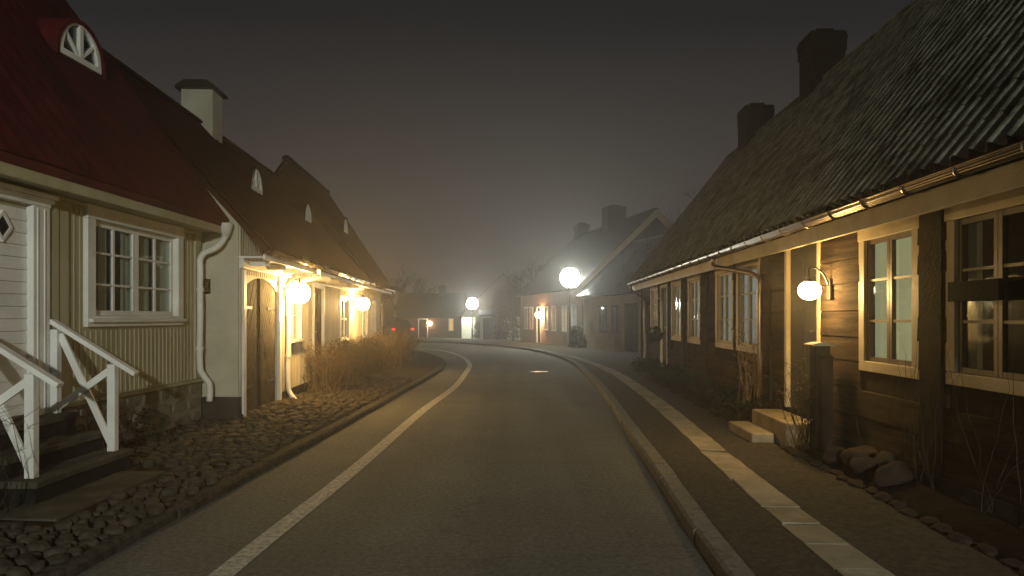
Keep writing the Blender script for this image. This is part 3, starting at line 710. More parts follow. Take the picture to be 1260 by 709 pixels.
# hanging planter on a pole at the far door
hp = thing('planter_pole', 'thin pole with a dark round planter in front of the far right windows', 'planter', local(rh, 17.95, 0.22, 0.11), rh.rotation_euler.z)
MB().tube([(0,0,0),(0,0,1.9)], 0.022, 8).tube(crom([(0,0,1.88),(0.04,0.1,1.97),(0.05,0.2,1.86)],4), 0.012, 6).build('pole', M['cream_trim'], hp)
pb = MB()
pb.lathe([(0.06, 0.92), (0.15, 1.0), (0.17, 1.12), (0.15, 1.13)], (0.02, 0.12, 0), 14); pb.build('basket', M['dark_wood'], hp)
lf = MB()
for k in range(160):
    a = random.uniform(0, 2*PI); r_ = random.uniform(0, 0.22); z = 1.12+random.uniform(-0.06, 0.18)*(1-r_*2); c = Vector((0.02+r_*math.cos(a), 0.12+r_*math.sin(a), z))
    d1 = Vector((random.gauss(0,1), random.gauss(0,1), random.gauss(0,1))).normalized()*0.035; d2 = d1.cross(Vector((random.gauss(0,1), random.gauss(0,1), random.gauss(0,1)))).normalized()*0.018
    lf.add([c-d1, c+d2, c+d1, c-d2], [(0,1,2,3)])
lf.build('foliage', M['leaf'], hp)

# soil bed with edging stones and rocks against the right wall
bm_ = MB(); vs = []
n = 40
for i in range(n+1):
    u = 3.0 + 5.4*i/n
    for (o, z) in ((0.42+0.03*math.sin(i*1.7), 0.10), (0.34, 0.17), (0.2, 0.20), (0.055, 0.21)):
        vs.append((u, o, z+0.02*noise.noise((u*3, o*5, 1))))
bm_.add(vs, [(i*4+k, i*4+k+1, (i+1)*4+k+1, (i+1)*4+k) for i in range(n) for k in range(3)])
bo = bm_.build('soil_bed', M['soil'], None, 1, smooth=True)
bo.location = rh.location; bo.rotation_euler = rh.rotation_euler; structure(bo)
bm_ = MB(); vs = []
for i in range(n+1):
    u = 10.0 + 12.4*i/n
    for (o, z) in ((0.55+0.05*math.sin(i*1.7), 0.10), (0.42, 0.2), (0.2, 0.24), (0.055, 0.24)):
        vs.append((u, o, z+0.03*noise.noise((u*3, o*5, 1))))
bm_.add(vs, [(i*4+k, i*4+k+1, (i+1)*4+k+1, (i+1)*4+k) for i in range(n) for k in range(3)])
bo = bm_.build('soil_bed', M['soil'], None, 1, smooth=True)
bo.location = rh.location; bo.rotation_euler = rh.rotation_euler; structure(bo)
def rock_mesh(name, sx_, sy_, sz_, seed, m):
    bm = bmesh.new(); bmesh.ops.create_icosphere(bm, subdivisions=3, radius=1)
    for v in bm.verts:
        d = 1+0.32*noise.noise(v.co*1.3+Vector((seed*7.1, seed*3.3, 0)))+0.10*noise.noise(v.co*4+Vector((seed, 0, 9)))
        q = v.co*d
        v.co = Vector((q.x*sx_, q.y*sy_, max(q.z, -0.5)*sz_))
    me = bpy.data.meshes.new(name); bm.to_mesh(me); bm.free(); me.materials.append(m)
    me.polygons.foreach_set('use_smooth', [True]*len(me.polygons))
    return me
EM = [rock_mesh('edging_stone', 0.13, 0.075, 0.075, k, M['rock']) for k in range(5)]
for i in range(24):
    u = 3.3+i*0.235+random.uniform(-0.03, 0.03)
    if u > 8.6: break
    o = bpy.data.objects.new('edging_stone', EM[i % 5]); COL.objects.link(o)
    o.location = local(rh, u, 0.44+random.uniform(-0.02, 0.03), 0.12); o.rotation_euler = (0, 0, PI/2+random.uniform(-0.25, 0.25)); o.scale = (random.uniform(0.6, 1.0), random.uniform(0.6, 0.9), random.uniform(0.35, 0.6))
    tag(o, 'low rounded stone in the row edging the soil bed along the dark plank wall', 'stone', 'edging stones along the right bed')
RK_ = [(7.05, 0.20, 0.19, 0.14, 'tallest upright boulder in the rock pile behind the edging stones'), (6.70, 0.14, 0.15, 0.14, 'pale slanting rock at the back of the rock pile by the plank wall'),
       (6.75, 0.32, 0.13, 0.10, 'reddish flat rock at the front of the rock pile by the plank wall'), (6.35, 0.25, 0.15, 0.12, 'small brown rock at the near right end of the rock pile'), (7.35, 0.33, 0.13, 0.10, 'small rounded rock between the wooden post and the rock pile')]
for i, (u, o_, sxx, szz, lb) in enumerate(RK_):
    o = bpy.data.objects.new('garden_rock', rock_mesh('garden_rock', sxx, sxx*0.8, szz, 11+i, M['rock'])); COL.objects.link(o)
    o.location = local(rh, u, o_, 0.24); o.rotation_euler = (0.2*i-0.3, 0.15, i*1.1); tag(o, lb, 'rock', 'rocks in the right bed')

# ------------------------------------------------------------------ plants
def stem_plant(nst, h, spread, leaves, seed, sm, lm, lsz=0.03, rad=0.004, twigs=2):
    rnd = random.Random(seed); st_ = MB(); lv = MB()
    for i in range(nst):
        a = rnd.uniform(0, 2*PI); b0 = Vector((rnd.gauss(0, spread*0.25), rnd.gauss(0, spread*0.25), 0))
        tilt = rnd.uniform(0.1, 1.0)*spread; hh = h*rnd.uniform(0.55, 1.05); bend = rnd.uniform(-0.12, 0.12)
        pts = []
        for k in range(6):
            t = k/5; pts.append(b0 + Vector((math.cos(a)*tilt*t**1.4+bend*math.sin(t*3)+rnd.gauss(0, 0.012), math.sin(a)*tilt*t**1.4+bend*math.cos(t*2.4)*t+rnd.gauss(0, 0.012), hh*(t-0.10*t*t))))
        st_.tube(pts, [rad*(1.25-0.9*k/5) for k in range(6)], 3, False)
        for q in range(twigs):
            k = rnd.randint(2, 4); p = pts[k]; d = Vector((rnd.gauss(0, 1), rnd.gauss(0, 1), rnd.uniform(0.3, 1.2))).normalized()*rnd.uniform(0.1, 0.28)*h
            st_.tube([p, p+d*0.5+Vector((rnd.gauss(0, .01), rnd.gauss(0, .01), 0)), p+d], [rad*0.6, rad*0.5, rad*0.25], 3, False)
            for z in range(leaves):
                c = p+d*rnd.uniform(0.3, 1.05); leaf(lv, c, lsz, rnd)
        for z in range(leaves):
            c = pts[rnd.randint(2, 5)]+Vector((rnd.gauss(0, .02), rnd.gauss(0, .02), rnd.gauss(0, .02))); leaf(lv, c, lsz, rnd)
    return st_, lv
def leaf(mb, c, s, rnd):
    d1 = Vector((rnd.gauss(0,1), rnd.gauss(0,1), rnd.gauss(0,1))).normalized(); d2 = d1.cross(Vector((rnd.gauss(0,1), rnd.gauss(0,1), rnd.gauss(0,1)))).normalized(); d3 = d1.cross(d2)
    s *= rnd.uniform(0.6, 1.3)
    mb.add([c-d1*s, c+d2*s*0.5+d3*s*0.2, c+d1*s, c-d2*s*0.5+d3*s*0.2], [(0,1,2),(0,2,3)])
def plant(name, label, cat, loc, st_, lv, sm, lm, group=None, rz=0.0):
    t = thing(name, label, cat, loc, rz, group)
    st_.build('stems', sm, t)
    if lv.f: lv.build('leaves', lm, t)
    return t

# ------------------------------------------------------------------ LEFT NEAR: cream house with red roof
SL = -1
lh = frame('red_roofed_house', 'cream boarded house with dark red roof, white door and stone foundation, nearest on the left', 'house', -4.75, 0, 0.027, 1)
lU0, lU1, lZE, lOV, lH = -8.0, 10.62, 2.98, 0.40, 3.1
lsl = 1.33; lZR = lZE+lsl*(lH+lOV); lZT = lZE+lOV*lsl-0.10
lw = (7.89, 10.06, 1.50, 2.81)
lops = [(8.0, 9.96, 1.57, 2.72), (6.05, 7.0, 0.67, 2.62), (1.0, 2.9, 1.57, 2.72), (-4.0, -2.2, 1.57, 2.72)]
mb = wall(lU0, lU1, 0.72, lZT, lops, 0.0, -0.15)
gable(mb, lU0, lU0+0.15, lH, lZT-0.02, lZR-0.12); gable(mb, lU1-0.15, lU1, lH, lZT-0.02, lZR-0.12)
mb.box(lU0+0.2, lU1-0.2, -2*lH, -2*lH+0.15, 0, lZT-0.02)
mb.box(lU0+0.2, lU1-0.2, -2*lH+0.2, -0.2, 0.70, 0.76)
mb.build('wall', M['cream'], lh, SL)
mb = MB(); battens(mb, 7.62, lU1-0.20, 0.74, lZT+0.02, [(lw[0]-0.02, lw[1]+0.02, 1.46, 2.86)], 0.098, 0.026, 0.0, 0.008)
mb.build('wall_batten', M['cream'], lh, SL); mb = MB(); battens(mb, lU0, 5.5, 0.74, lZT+0.02, [(0.9, 3.0, 1.48, 2.84), (-4.1, -2.1, 1.48, 2.84)], 0.098, 0.026, 0.0, 0.008)
mb.build('wall_batten', M['cream'], lh, SL)
for (a, b, c) in ((7.27, 7.42, 0.045), (7.44, 7.60, 0.03), (lU1-0.17, lU1+0.01, 0.035)): MB().box(a, b, 0, c, 0.74, lZT+0.02).build('corner_board', M['cream'], lh, SL, bevel=0.008)
# stone foundation: stones set in mortar
mb = MB().box(lU0, lU1, -0.3, 0.035, -0.1, 0.70); fnd = mb.build('foundation', M['mortar'], lh, SL)
mb = MB(); rnd = random.Random(5); z = 0.10
cells = []
for row in range(3):
    u = 7.4
    while u < lU1-0.1:
        ln = rnd.uniform(0.22, 0.55); ln = min(ln, lU1-u); hh = 0.205
        n = 9; cu, cz = u+ln/2, 0.1+row*0.205+hh/2
        ring = [(cu+(ln/2-0.018)*(abs(math.cos(2*PI*k/n))**0.6*math.copysign(1, math.cos(2*PI*k/n)))*rnd.uniform(0.86, 1.0), cz+(hh/2-0.012)*(abs(math.sin(2*PI*k/n))**0.6*math.copysign(1, math.sin(2*PI*k/n)))*rnd.uniform(0.8, 1.05)) for k in range(n)]
        pr = rnd.uniform(0.045, 0.075)
        vs = [(p[0], 0.03, p[1]) for p in ring] + [(cu+(p[0]-cu)*0.92, pr, cz+(p[1]-cz)*0.9) for p in ring]
        mb.add(vs, [(k, (k+1) % n, n+(k+1) % n, n+k) for k in range(n)] + [tuple(range(n, 2*n))])
        u += ln
mb.build('foundation_stones', M['stone'], fnd, SL)
MB().box(7.25, lU1+0.02, 0.0, 0.09, 0.70, 0.735).build('water_board', M['cream'], lh, SL, bevel=0.006)
window(lh, SL, *lw, 2, 3, 2, 0.15, 0.05, 0.0, M['white'], M['white'], M['curtain'], [(0.135, 0.235), (0.38, 0.50), (0.60, 0.75), (0.82, 1.0)], depth=0.05, sw=0.06, cd=0.07)
window(lh, SL, 0.9, 3.0, 1.50, 2.81, 2, 3, 2, 0.15, 0.05, 0.0, M['white'], M['white'], M['curtain'], [(0.15, 0.3), (0.7, 0.9)], depth=0.05)
window(lh, SL, -4.1, -2.1, 1.50, 2.81, 2, 3, 2, 0.15, 0.05, 0.0, M['white'], M['white'], M['curtain'], [(0.15, 0.3), (0.7, 0.9)], depth=0.05)
# white door with panelled surround and diamond light
mb = MB()
mb.box(5.62, 6.04, -0.05, 0.07, 0.67, 2.66); mb.box(7.0, 7.24, -0.05, 0.07, 0.67, 2.66); mb.box(5.60, 7.25, -0.05, 0.075, 2.661, 2.74)
mb.box(5.56, 7.29, 0.0, 0.13, 2.741, 2.78); mb.box(5.58, 7.27, 0.0, 0.10, 2.70, 2.739)
for u in (5.72, 5.92, 7.06, 7.16): mb.box(u-0.012, u+0.012, 0.069, 0.078, 0.72, 2.64)
dr = mb.build('door', M['white'], lh, SL, bevel=0.008)
mb = MB(); z = 0.68
while z < 2.60:
    mb.prism([(-0.04, z), (0.012, z), (0.0, z+0.112), (-0.04, z+0.112)], 0, 6.045, 6.995); z += 0.114
mb.build('door_leaf', M['white'], dr, SL)
def diamond(s): return [(6.66-s, 2.42), (6.66, 2.42-s*1.15), (6.66+s, 2.42), (6.66, 2.42+s*1.15)]
mb = MB()
a_, b_ = diamond(0.125), diamond(0.09)
for k in range(4): mb.prism([a_[k], a_[(k+1) % 4], b_[(k+1) % 4], b_[k]], 1, 0.0, 0.028)
mb.build('diamond_frame', M['white'], dr, SL)
MB().prism(diamond(0.088), 1, 0.004, 0.018).build('diamond_pane', mat('dark pane', (0.012, 0.016, 0.014), None, 0.08, spec=0.7), dr, SL)
ro2, _ = roof(None, lh, SL, lU0, lU1, lOV, lH, lZE, lZR, M['red_tile'], 0.25, 0.36, 0.013, 5, step=0.007, vov=0.10, deckm=M['red_tile'])
vergeboard(lh, ro2, SL, lU1+0.085, lOV, lH, lZE, lZR, M['red_tile'], 0.16)
mb = MB(); mb.box(lU0, lU1+0.06, lOV-0.08, lOV-0.035, lZE-0.19, lZE-0.035); mb.build('fascia', M['cream'], lh, SL, bevel=0.008)
mb = MB(); mb.box(lU0, lU1, 0.0, lOV-0.085, lZE-0.165, lZE-0.135); mb.box(lU0, lU1, 0.0, 0.045, lZE-0.21, lZE-0.168); mb.build('soffit', M['cream'], lh, SL, bevel=0.006)
downpipe(lh, SL, [(10.60, lOV, lZE-0.04), (10.60, lOV, lZE-0.20), (10.54, 0.30, lZE-0.38), (10.50, 0.10, lZE-0.50), (10.48, 0.085, lZE-0.72), (10.48, 0.085, 1.6), (10.48, 0.085, 0.88), (10.50, 0.14, 0.76), (10.52, 0.20, 0.66), (10.52, 0.20, 0.42)], 0.044, M['white'])
MB().lathe([(0.05, -0.18), (0.10, -0.02), (0.105, 0.02)], (10.60, lOV, lZE-0.06), 12).build('hopper', M['white'], lh, SL, smooth=True)
dormer(ro2, SL, 9.36, -0.95, lZE, lOV, lsl, 0.86, 0.48, M['red_tile'], M['white'])
# entrance steps with white railings
es = thing('entrance_steps', 'stone entrance steps with two white crossed railings at the white door on the left', 'steps', (-4.55, 6.7, 0.08), 0)
def bx(x0, x1, y0, y1, z0, z1): return MB().box(x0+4.55, x1+4.55, y0-6.7, y1-6.7, z0-0.08, z1-0.08)
bx(-4.5, -3.36, 5.5, 7.22, 0.0, 0.115).build('bottom_slab', M['step_stone'], es, bevel=0.015)
for (xf, z0, z1, ya, yb) in ((-3.76, 0.117, 0.30, 5.9, 7.42), (-4.02, 0.302, 0.48, 5.93, 7.40), (-4.28, 0.482, 0.67, 5.96, 7.38)):
    s_ = bx(-4.56, xf, ya, yb, z1-0.06, z1).build('step', M['step_stone'], es, bevel=0.012)
    bx(-4.55, xf-0.03, ya+0.02, yb-0.02, z0, z1-0.061).build('riser', M['black_step'], s_)
def railing(yc):
    lo, hi = (-3.90, 0.30, 1.16), (-4.46, 0.67, 1.50)
    mb = MB()
    a = Vector((lo[0]+0.22+4.55, yc-6.7, lo[2]-0.13-0.08)); b = Vector((hi[0]-0.05+4.55, yc-6.7, hi[2]+0.05-0.08))
    d = (b-a).normalized(); nrm = Vector((-d.z, 0, d.x))
    if nrm.z < 0: nrm = -nrm
    prof = []
    mb.add([a+Vector((0,s*0.045,0))+nrm*t for s in (-1,1) for t in (0,0.045)] + [b+Vector((0,s*0.045,0))+nrm*t for s in (-1,1) for t in (0,0.045)],
           [(0,1,3,2),(4,6,7,5),(0,2,6,4),(1,5,7,3),(0,4,5,1),(2,3,7,6)])
    h = mb.build('railing', M['white'], es, bevel=0.006)
    for (x, z0, z1) in (lo, hi): bx(x-0.038, x+0.038, yc-0.038, yc+0.038, z0, z1-0.015).build('post', M['white'], h, bevel=0.004)
    def bar(p, q, t, nm):
        p, q = Vector((p[0]+4.55, yc-6.7, p[1]-0.08)), Vector((q[0]+4.55, yc-6.7, q[1]-0.08)); d = (q-p).normalized(); n_ = Vector((-d.z, 0, d.x))*0.032
        m_ = MB(); m_.add([p+n_+Vector((0,t-0.012,0)), p-n_+Vector((0,t-0.012,0)), q-n_+Vector((0,t-0.012,0)), q+n_+Vector((0,t-0.012,0)), p+n_+Vector((0,t+0.012,0)), p-n_+Vector((0,t+0.012,0)), q-n_+Vector((0,t+0.012,0)), q+n_+Vector((0,t+0.012,0))],
                [(0,3,2,1),(4,5,6,7),(0,1,5,4),(1,2,6,5),(2,3,7,6),(3,0,4,7)])
        m_.build('brace', M['white'], h)
    bar((hi[0]+0.04, hi[2]-0.06), (lo[0]-0.03, lo[1]+0.08), 0.013, 'brace')
    bar((hi[0]+0.04, hi[1]+0.06), (lo[0]-0.03, lo[2]-0.08), -0.013, 'brace')
railing(7.28); railing(6.05)

# ------------------------------------------------------------------ LEFT: gate house and taller house beyond
gh = frame('gate_house', 'low whitewashed house with arched plank gate, small half round dormers and white chimney', 'house', -3.41, 0, -0.05, 1)
gU0, gU1, gZE, gOV, gH = 10.78, 21.4, 2.60, 0.45, 2.30
gsl = 1.10; gZR = gZE+gsl*(gH+gOV); gZT = gZE+gOV*gsl-0.09
gate = (10.98, 12.86)
gops = [(gate[0], gate[1], 0.0, 2.24), (13.72, 14.55, 1.18, 2.12), (15.7, 16.7, 0.3, 2.25), (18.75, 20.1, 1.05, 2.1)]
mb = wall(gU0, gU1, 0.0, gZT, gops, 0.0, -0.15)
mb.box(gU0+0.17, gU1-0.2, -2*gH, -2*gH+0.15, 0, gZT-0.03)
mb.box(13.2, gU1-0.2, -2*gH+0.2, -0.2, 0.2, 0.28)
gw = mb.build('wall', M['gate_boards'], gh, SL)
mb = MB(); gable(mb, gU0-0.012, gU0+0.15, gH, gZT-0.01, gZR-0.10, 0.46); mb.build('gable_wall', M['whitewash'], gh, SL)
mb = MB(); gable(mb, gU1-0.17, gU1-0.02, gH, gZT-0.02, gZR-0.12); mb.build('gable_wall', M['whitewash'], gh, SL)
MB().box(gU0-0.035, gU0+0.10, -1.6, 0.02, 0.0, 0.455).build('plinth', M['dark_plinth'], gh, SL)
mb = MB()
battens(mb, gU0+0.02, gU1, 0.30, gZT-0.06, [(10.95, 12.9, 0, 2.24), (13.68, 14.6, 1.12, 2.18), (15.62, 16.78, 0.2, 2.33), (18.67, 20.18, 0.97, 2.18)], 0.115, 0.05, 0.0, 0.02)
mb.build('wall_batten', M['gate_boards'], gh, SL)
MB().box(13.0, gU1, 0.0, 0.05, 0.0, 0.295).build('plinth', M['dark_plinth'], gh, SL)
for (a, b) in ((10.86, 10.975), (12.865, 12.98)): MB().box(a, b, 0.0, 0.055, 0.0, 2.3).build('gate_post', M['white'], gh, SL, bevel=0.006)
# arched herringbone gate
def arch_z(u):
    t = (u-(gate[0]+gate[1])/2)/((gate[1]-gate[0])/2); return 2.03+0.19*(1-t*t)
def clip(poly, inside, inter):
    out = []
    for i in range(len(poly)):
        a, b = poly[i-1], poly[i]
        ia, ib = inside(a), inside(b)
        if ia != ib: out.append(inter(a, b))
        if ib: out.append(b)
    return out
def halfplane(poly, n, c):
    f = lambda p: n[0]*p[0]+n[1]*p[1]-c
    def inter(a, b):
        fa, fb = f(a), f(b); t = fa/(fa-fb); return (a[0]+(b[0]-a[0])*t, a[1]+(b[1]-a[1])*t)
    return clip(poly, lambda p: f(p) <= 0, inter)
gt = None
mid = (gate[0]+gate[1])/2
for leafi, (a, b, sg) in enumerate(((gate[0]+0.012, mid-0.035, 1), (mid+0.035, gate[1]-0.012, -1))):
    outline = [(a, 0.06), (b, 0.06)] + [(b+(a-b)*k/6, arch_z(b+(a-b)*k/6)) for k in range(7)]
    mb = MB(); mb.prism(outline, 1, -0.075, -0.05)
    n = Vector((1.0*sg, -0.62)).normalized(); n = (n.x, n.y)
    vals = [n[0]*p[0]+n[1]*p[1] for p in outline]; c = min(vals)
    while c < max(vals):
        s = halfplane(outline, n, c+0.088); s = halfplane(s, (-n[0], -n[1]), -c-0.006) if len(s) > 2 else s
        if len(s) > 2: mb.prism(s, 1, -0.049, -0.028+random.uniform(-0.003, 0.003))
        c += 0.094
    g1 = mb.build('gate_leaf', M['gate_grey'], gh, SL)
    hb = MB()
    for z in (0.55, 1.75):
        hb.box((a if sg == 1 else b-0.5)+0.0, (a+0.5 if sg == 1 else b), -0.026, -0.016, z-0.022, z+0.022)
    hb.build('gate_hinge', M['metal_dark'], g1, SL)
    if sg == -1:
        MB().box(mid-0.055, mid+0.055, -0.045, 0.0, 0.06, 2.22).build('cover_strip', M['dark_wood'], g1, SL)
        MB().tube([(mid+0.12, -0.03, 1.05), (mid+0.12, 0.02, 1.05), (mid+0.12, 0.02, 0.93), (mid+0.12, -0.03, 0.93)], 0.01, 6).build('gate_handle', M['metal_dark'], g1, SL)
# spandrel above the arch
mb = MB(); K = 10
pts = [(gate[0]+(gate[1]-gate[0])*k/K, arch_z(gate[0]+(gate[1]-gate[0])*k/K)+0.01) for k in range(K+1)]
for k in range(K): mb.prism([pts[k], pts[k+1], (pts[k+1][0], 2.245), (pts[k][0], 2.245)], 1, -0.04, 0.002)
mb.build('gate_arch', M['gate_boards'], gh, SL)
window(gh, SL, 13.66, 14.61, 1.12, 2.18, 2, 2, 1, 0.09, 0.04, 0.0, M['white'], M['white'], M['curtain'], [(0, 0.3), (0.7, 1)], sw=0.04)
window(gh, SL, 18.66, 20.19, 0.98, 2.17, 3, 2, 1, 0.09, 0.04, 0.0, M['white'], M['white'], M['curtain'], [(0, 0.2), (0.8, 1)], sw=0.04)
door(gh, SL, 15.62, 16.78, 0.30, 2.33, 0.09, 0.0, 0.045, M['white'], M['gate_grey'])
gro, _ = roof(None, gh, SL, gU0, gU1, gOV, gH, gZE, gZR, M['brown_tile'], 0.25, 0.36, 0.030, 5, step=0.006, vov=0.10, deckm=M['brown_tile'])
mb = MB(); mb.box(gU0-0.05, gU1, gOV-0.09, gOV-0.055, gZE-0.16, gZE-0.08); mb.box(gU0-0.012, gU1, 0.0, gOV-0.095, gZE-0.135, gZE-0.11)
mb.build('soffit', M['white'], gh, SL)
MB().box(gU0+0.01, gU1, 0.0, 0.07, gZE-0.28, gZE-0.137).build('frieze', M['white'], gh, SL, bevel=0.006)
u = gU0+0.3
while u < gU1: MB().box(u, u+0.07, 0.0, gOV-0.10, gZE-0.23, gZE-0.138).build('rafter_end', M['white'], gh, SL); u += 0.95
gutter(gh, SL, gU0-0.08, gU1, gOV+0.03, gZE-0.04, 0.05, M['zinc'], 0.8)
gooseneck(14.0, gZE-0.09, gOV+0.03, 0.12, 0.042, 0.38, M['white'], -0.68, gh, SL, True, 0.09)
dormer(gro, SL, 14.5, -0.84, gZE, gOV, gsl, 0.78, 0.44, M['brown_tile'], M['white'])
dormer(gro, SL, 18.95, -0.84, gZE, gOV, gsl, 0.78, 0.44, M['brown_tile'], M['white'])
chimney(gro, SL, 15.75, -gH, 0.60, 0.64, gZR-0.7, 6.30, M['whitewash'], M['metal_dark'], capk='hood')
mtb = MB().box(-0.06, 0.06, -0.07, -0.005, -0.14, 0.14).box(-0.05, 0.05, -0.085, -0.07, -0.12, 0.12)
mx_ = mtb.build('meter_box', M['dark_wood'], None, bevel=0.008); mx_.location = (-4.39, 10.76, 2.05); mx_.scale = (0.8, 0.8, 0.75)
tag(mx_, 'small dark box hung on the whitewashed gable beside the white downpipe', 'box')

tH = 1.95
th_ = frame('tall_cottage', 'taller whitewashed cottage with steep brown roof beyond the gate house behind the dry bushes', 'house', -3.41, 0, -0.05, 1)
tU0, tU1, tsl = 21.42, 27.0, 1.48
tZR = gZE+tsl*(tH+gOV); tZT = gZE+gOV*tsl-0.10
tops = [(22.6, 23.5, 1.05, 2.1), (24.6, 25.4, 1.05, 2.1)]
mb = wall(tU0, tU1, 0, tZT, tops, 0.0, -0.15); gm_ = MB(); gable(gm_, tU0, tU0+0.15, tH, tZT-0.02, tZR-0.12); gm_.build('gable_wall', M['dark_wood'], th_, SL); gm_ = MB(); gable(gm_, tU1-0.15, tU1, tH, tZT-0.02, tZR-0.12); gm_.build('gable_wall', M['dark_wood'], th_, SL)
mb.box(tU0+0.2, tU1-0.2, -2*tH, -2*tH+0.15, 0, tZT-0.03)
mb.build('wall', M['gate_boards'], th_, SL)
mb = MB(); battens(mb, tU0+0.02, tU1, 0.1, tZT-0.06, [(22.5, 23.6, 0.95, 2.2), (24.5, 25.5, 0.95, 2.2)], 0.115, 0.05, 0.0, 0.02); mb.build('wall_batten', M['gate_boards'], th_, SL)
window(th_, SL, 22.52, 23.58, 0.98, 2.17, 2, 2, 1, 0.09, 0.04, 0.0, M['white'], M['white'], M['curtain'], [(0, .3), (.7, 1)], sw=0.04)
window(th_, SL, 24.52, 25.48, 0.98, 2.17, 2, 2, 1, 0.09, 0.04, 0.0, M['white'], M['white'], M['curtain'], [(0, .3), (.7, 1)], sw=0.04)
tro, _ = roof(None, th_, SL, tU0, tU1, gOV, tH, gZE, tZR, M['brown_tile'], 0.25, 0.36, 0.03, 5, step=0.006, vov=0.10, deckm=M['brown_tile'])
mb = MB(); mb.box(tU0, tU1+0.08, gOV-0.09, gOV-0.055, gZE-0.16, gZE-0.08); mb.box(tU0, tU1, 0.0, gOV-0.095, gZE-0.135, gZE-0.11); mb.build('soffit', M['white'], th_, SL)
gutter(th_, SL, tU0, tU1+0.1, gOV+0.03, gZE-0.04, 0.05, M['zinc'], 0.8)
gooseneck(26.9, gZE-0.09, gOV+0.03, 0.12, 0.042, 0.4, M['zinc'], -0.3, th_, SL, True, 0.09)
dormer(tro, SL, 23.4, -0.66, gZE, gOV, tsl, 0.78, 0.44, M['brown_tile'], M['white'])

wall_lamp(gh, 13.05, 2.03, 0.34, 'lit warm lamp on the left wall beside the arched plank gate', 330, WARM, 0.19, SL)
wall_lamp(gh, 20.45, 1.98, 0.34, 'lit warm lamp on the left wall above the dry bushes, farther from the arched gate', 330, WARM, 0.19, SL)

# dry bushes in front of the left wall
BV = [stem_plant(120, 1.3, 0.62, 1, 40+k, None, None, 0.026, 0.0065, 4) for k in range(3)]
bspots = [(14.9, 0.42, 1.0), (16.1, 0.62, 0.98), (17.4, 0.55, 1.05), (18.8, 0.7, 1.0), (20.4, 0.72, 1.05), (22.2, 0.75, 1.1), (24.2, 0.8, 1.05), (26.2, 0.9, 1.1)]
blab = ['dry brown bush nearest the arched gate and the white downpipe', 'dry brown bush second from the arched gate, under the pale door', 'dry brown bush third from the arched gate along the left wall', 'dry brown bush below the triple window of the gate house',
        'dry brown bush right under the farther left wall lamp', 'dry brown bush just past the farther left wall lamp', 'dry brown bush second from the far end of the left row', 'dry brown bush at the far end of the left row, at the cottage corner']
protos = []
for i, (u, o, s_) in enumerate(bspots):
    if i < 3:
        b = plant('dry_bush', blab[i], 'bush', local(gh, u, o, 0.12, SL), BV[i][0], BV[i][1], M['dry_stem'], M['dry_leaf'], 'dry bushes along the left wall'); protos.append(b)
    else:
        b = copy_tree(protos[i % 3]); b['label'] = blab[i]; b.location = local(gh, u, o, 0.10, SL)
    b.rotation_euler = (0, 0, i*1.9); b.scale = (s_*1.05, s_*1.05, s_*0.86)

# bare and leafy shrubs near the houses
s1 = stem_plant(26, 1.25, 0.3, 1, 71, None, None, 0.022, 0.0045, 3)
plant('bare_shrub', 'twiggy bare shrub round the wooden post by the right door', 'shrub', local(rh, 8.15, 0.34, 0.15), *s1, M['twig'], M['dry_leaf'])
s1 = stem_plant(24, 1.5, 0.3, 1, 72, None, None, 0.022, 0.0045, 3)
plant('bare_shrub', 'twiggy bare shrub left of the lamp lit right door, against the dark planks', 'shrub', local(rh, 10.35, 0.30, 0.22), *s1, M['dry_stem'], M['dry_leaf'])
s1 = stem_plant(16, 0.95, 0.25, 0, 73, None, None, 0.02, 0.004, 3)
plant('bare_shrub', 'thin bare shrub growing against the stone foundation behind the far white railing', 'shrub', (-4.28, 7.95, 0.1), *s1, M['twig'], M['dry_leaf'])
s1 = stem_plant(18, 1.0, 0.35, 0, 74, None, None, 0.02, 0.004, 3)
plant('bare_shrub', 'bare twiggy shrub at the left picture edge in front of the near white railing', 'shrub', (-3.95, 5.55, 0.1), *s1, M['twig'], M['dry_leaf'])
s1 = stem_plant(14, 0.5, 0.25, 6, 75, None, None, 0.03, 0.003, 2)
plant('low_plant', 'small green plant at the foot of the stone foundation', 'plant', (-4.20, 8.7, 0.1), *s1, M['leaf'], M['leaf'])
lowp = stem_plant(40, 0.38, 0.35, 6, 76, None, None, 0.03, 0.003, 2)
lp0 = None
for i in range(9):
    u = 10.3+i*1.25; lb = ['low leafy plant at the near end of the right bed, beside the door steps', 'low leafy plant second from the door steps in the right bed', 'low leafy plant below the window nearest the door in the right bed', 'low leafy plant under the second window past the door', 'low leafy plant between the paired and the single far windows', 'low leafy plant under the middle far window', 'low leafy plant before the planter pole', 'low leafy plant at the far right door', 'low leafy plant at the far end of the right bed'][i]
    if i == 0: q = lp0 = plant('low_plant', lb, 'plant', local(rh, u, 0.32, 0.2), *lowp, M['twig'], M['leaf'], 'low plants in the right bed')
    else: q = copy_tree(lp0); q['label'] = lb; q.location = local(rh, u, 0.32+random.uniform(-.05, .08), 0.2)
    q.rotation_euler = (0, 0, i*2.1); q.scale = (1.3, 1.3, random.uniform(0.8, 1.1))
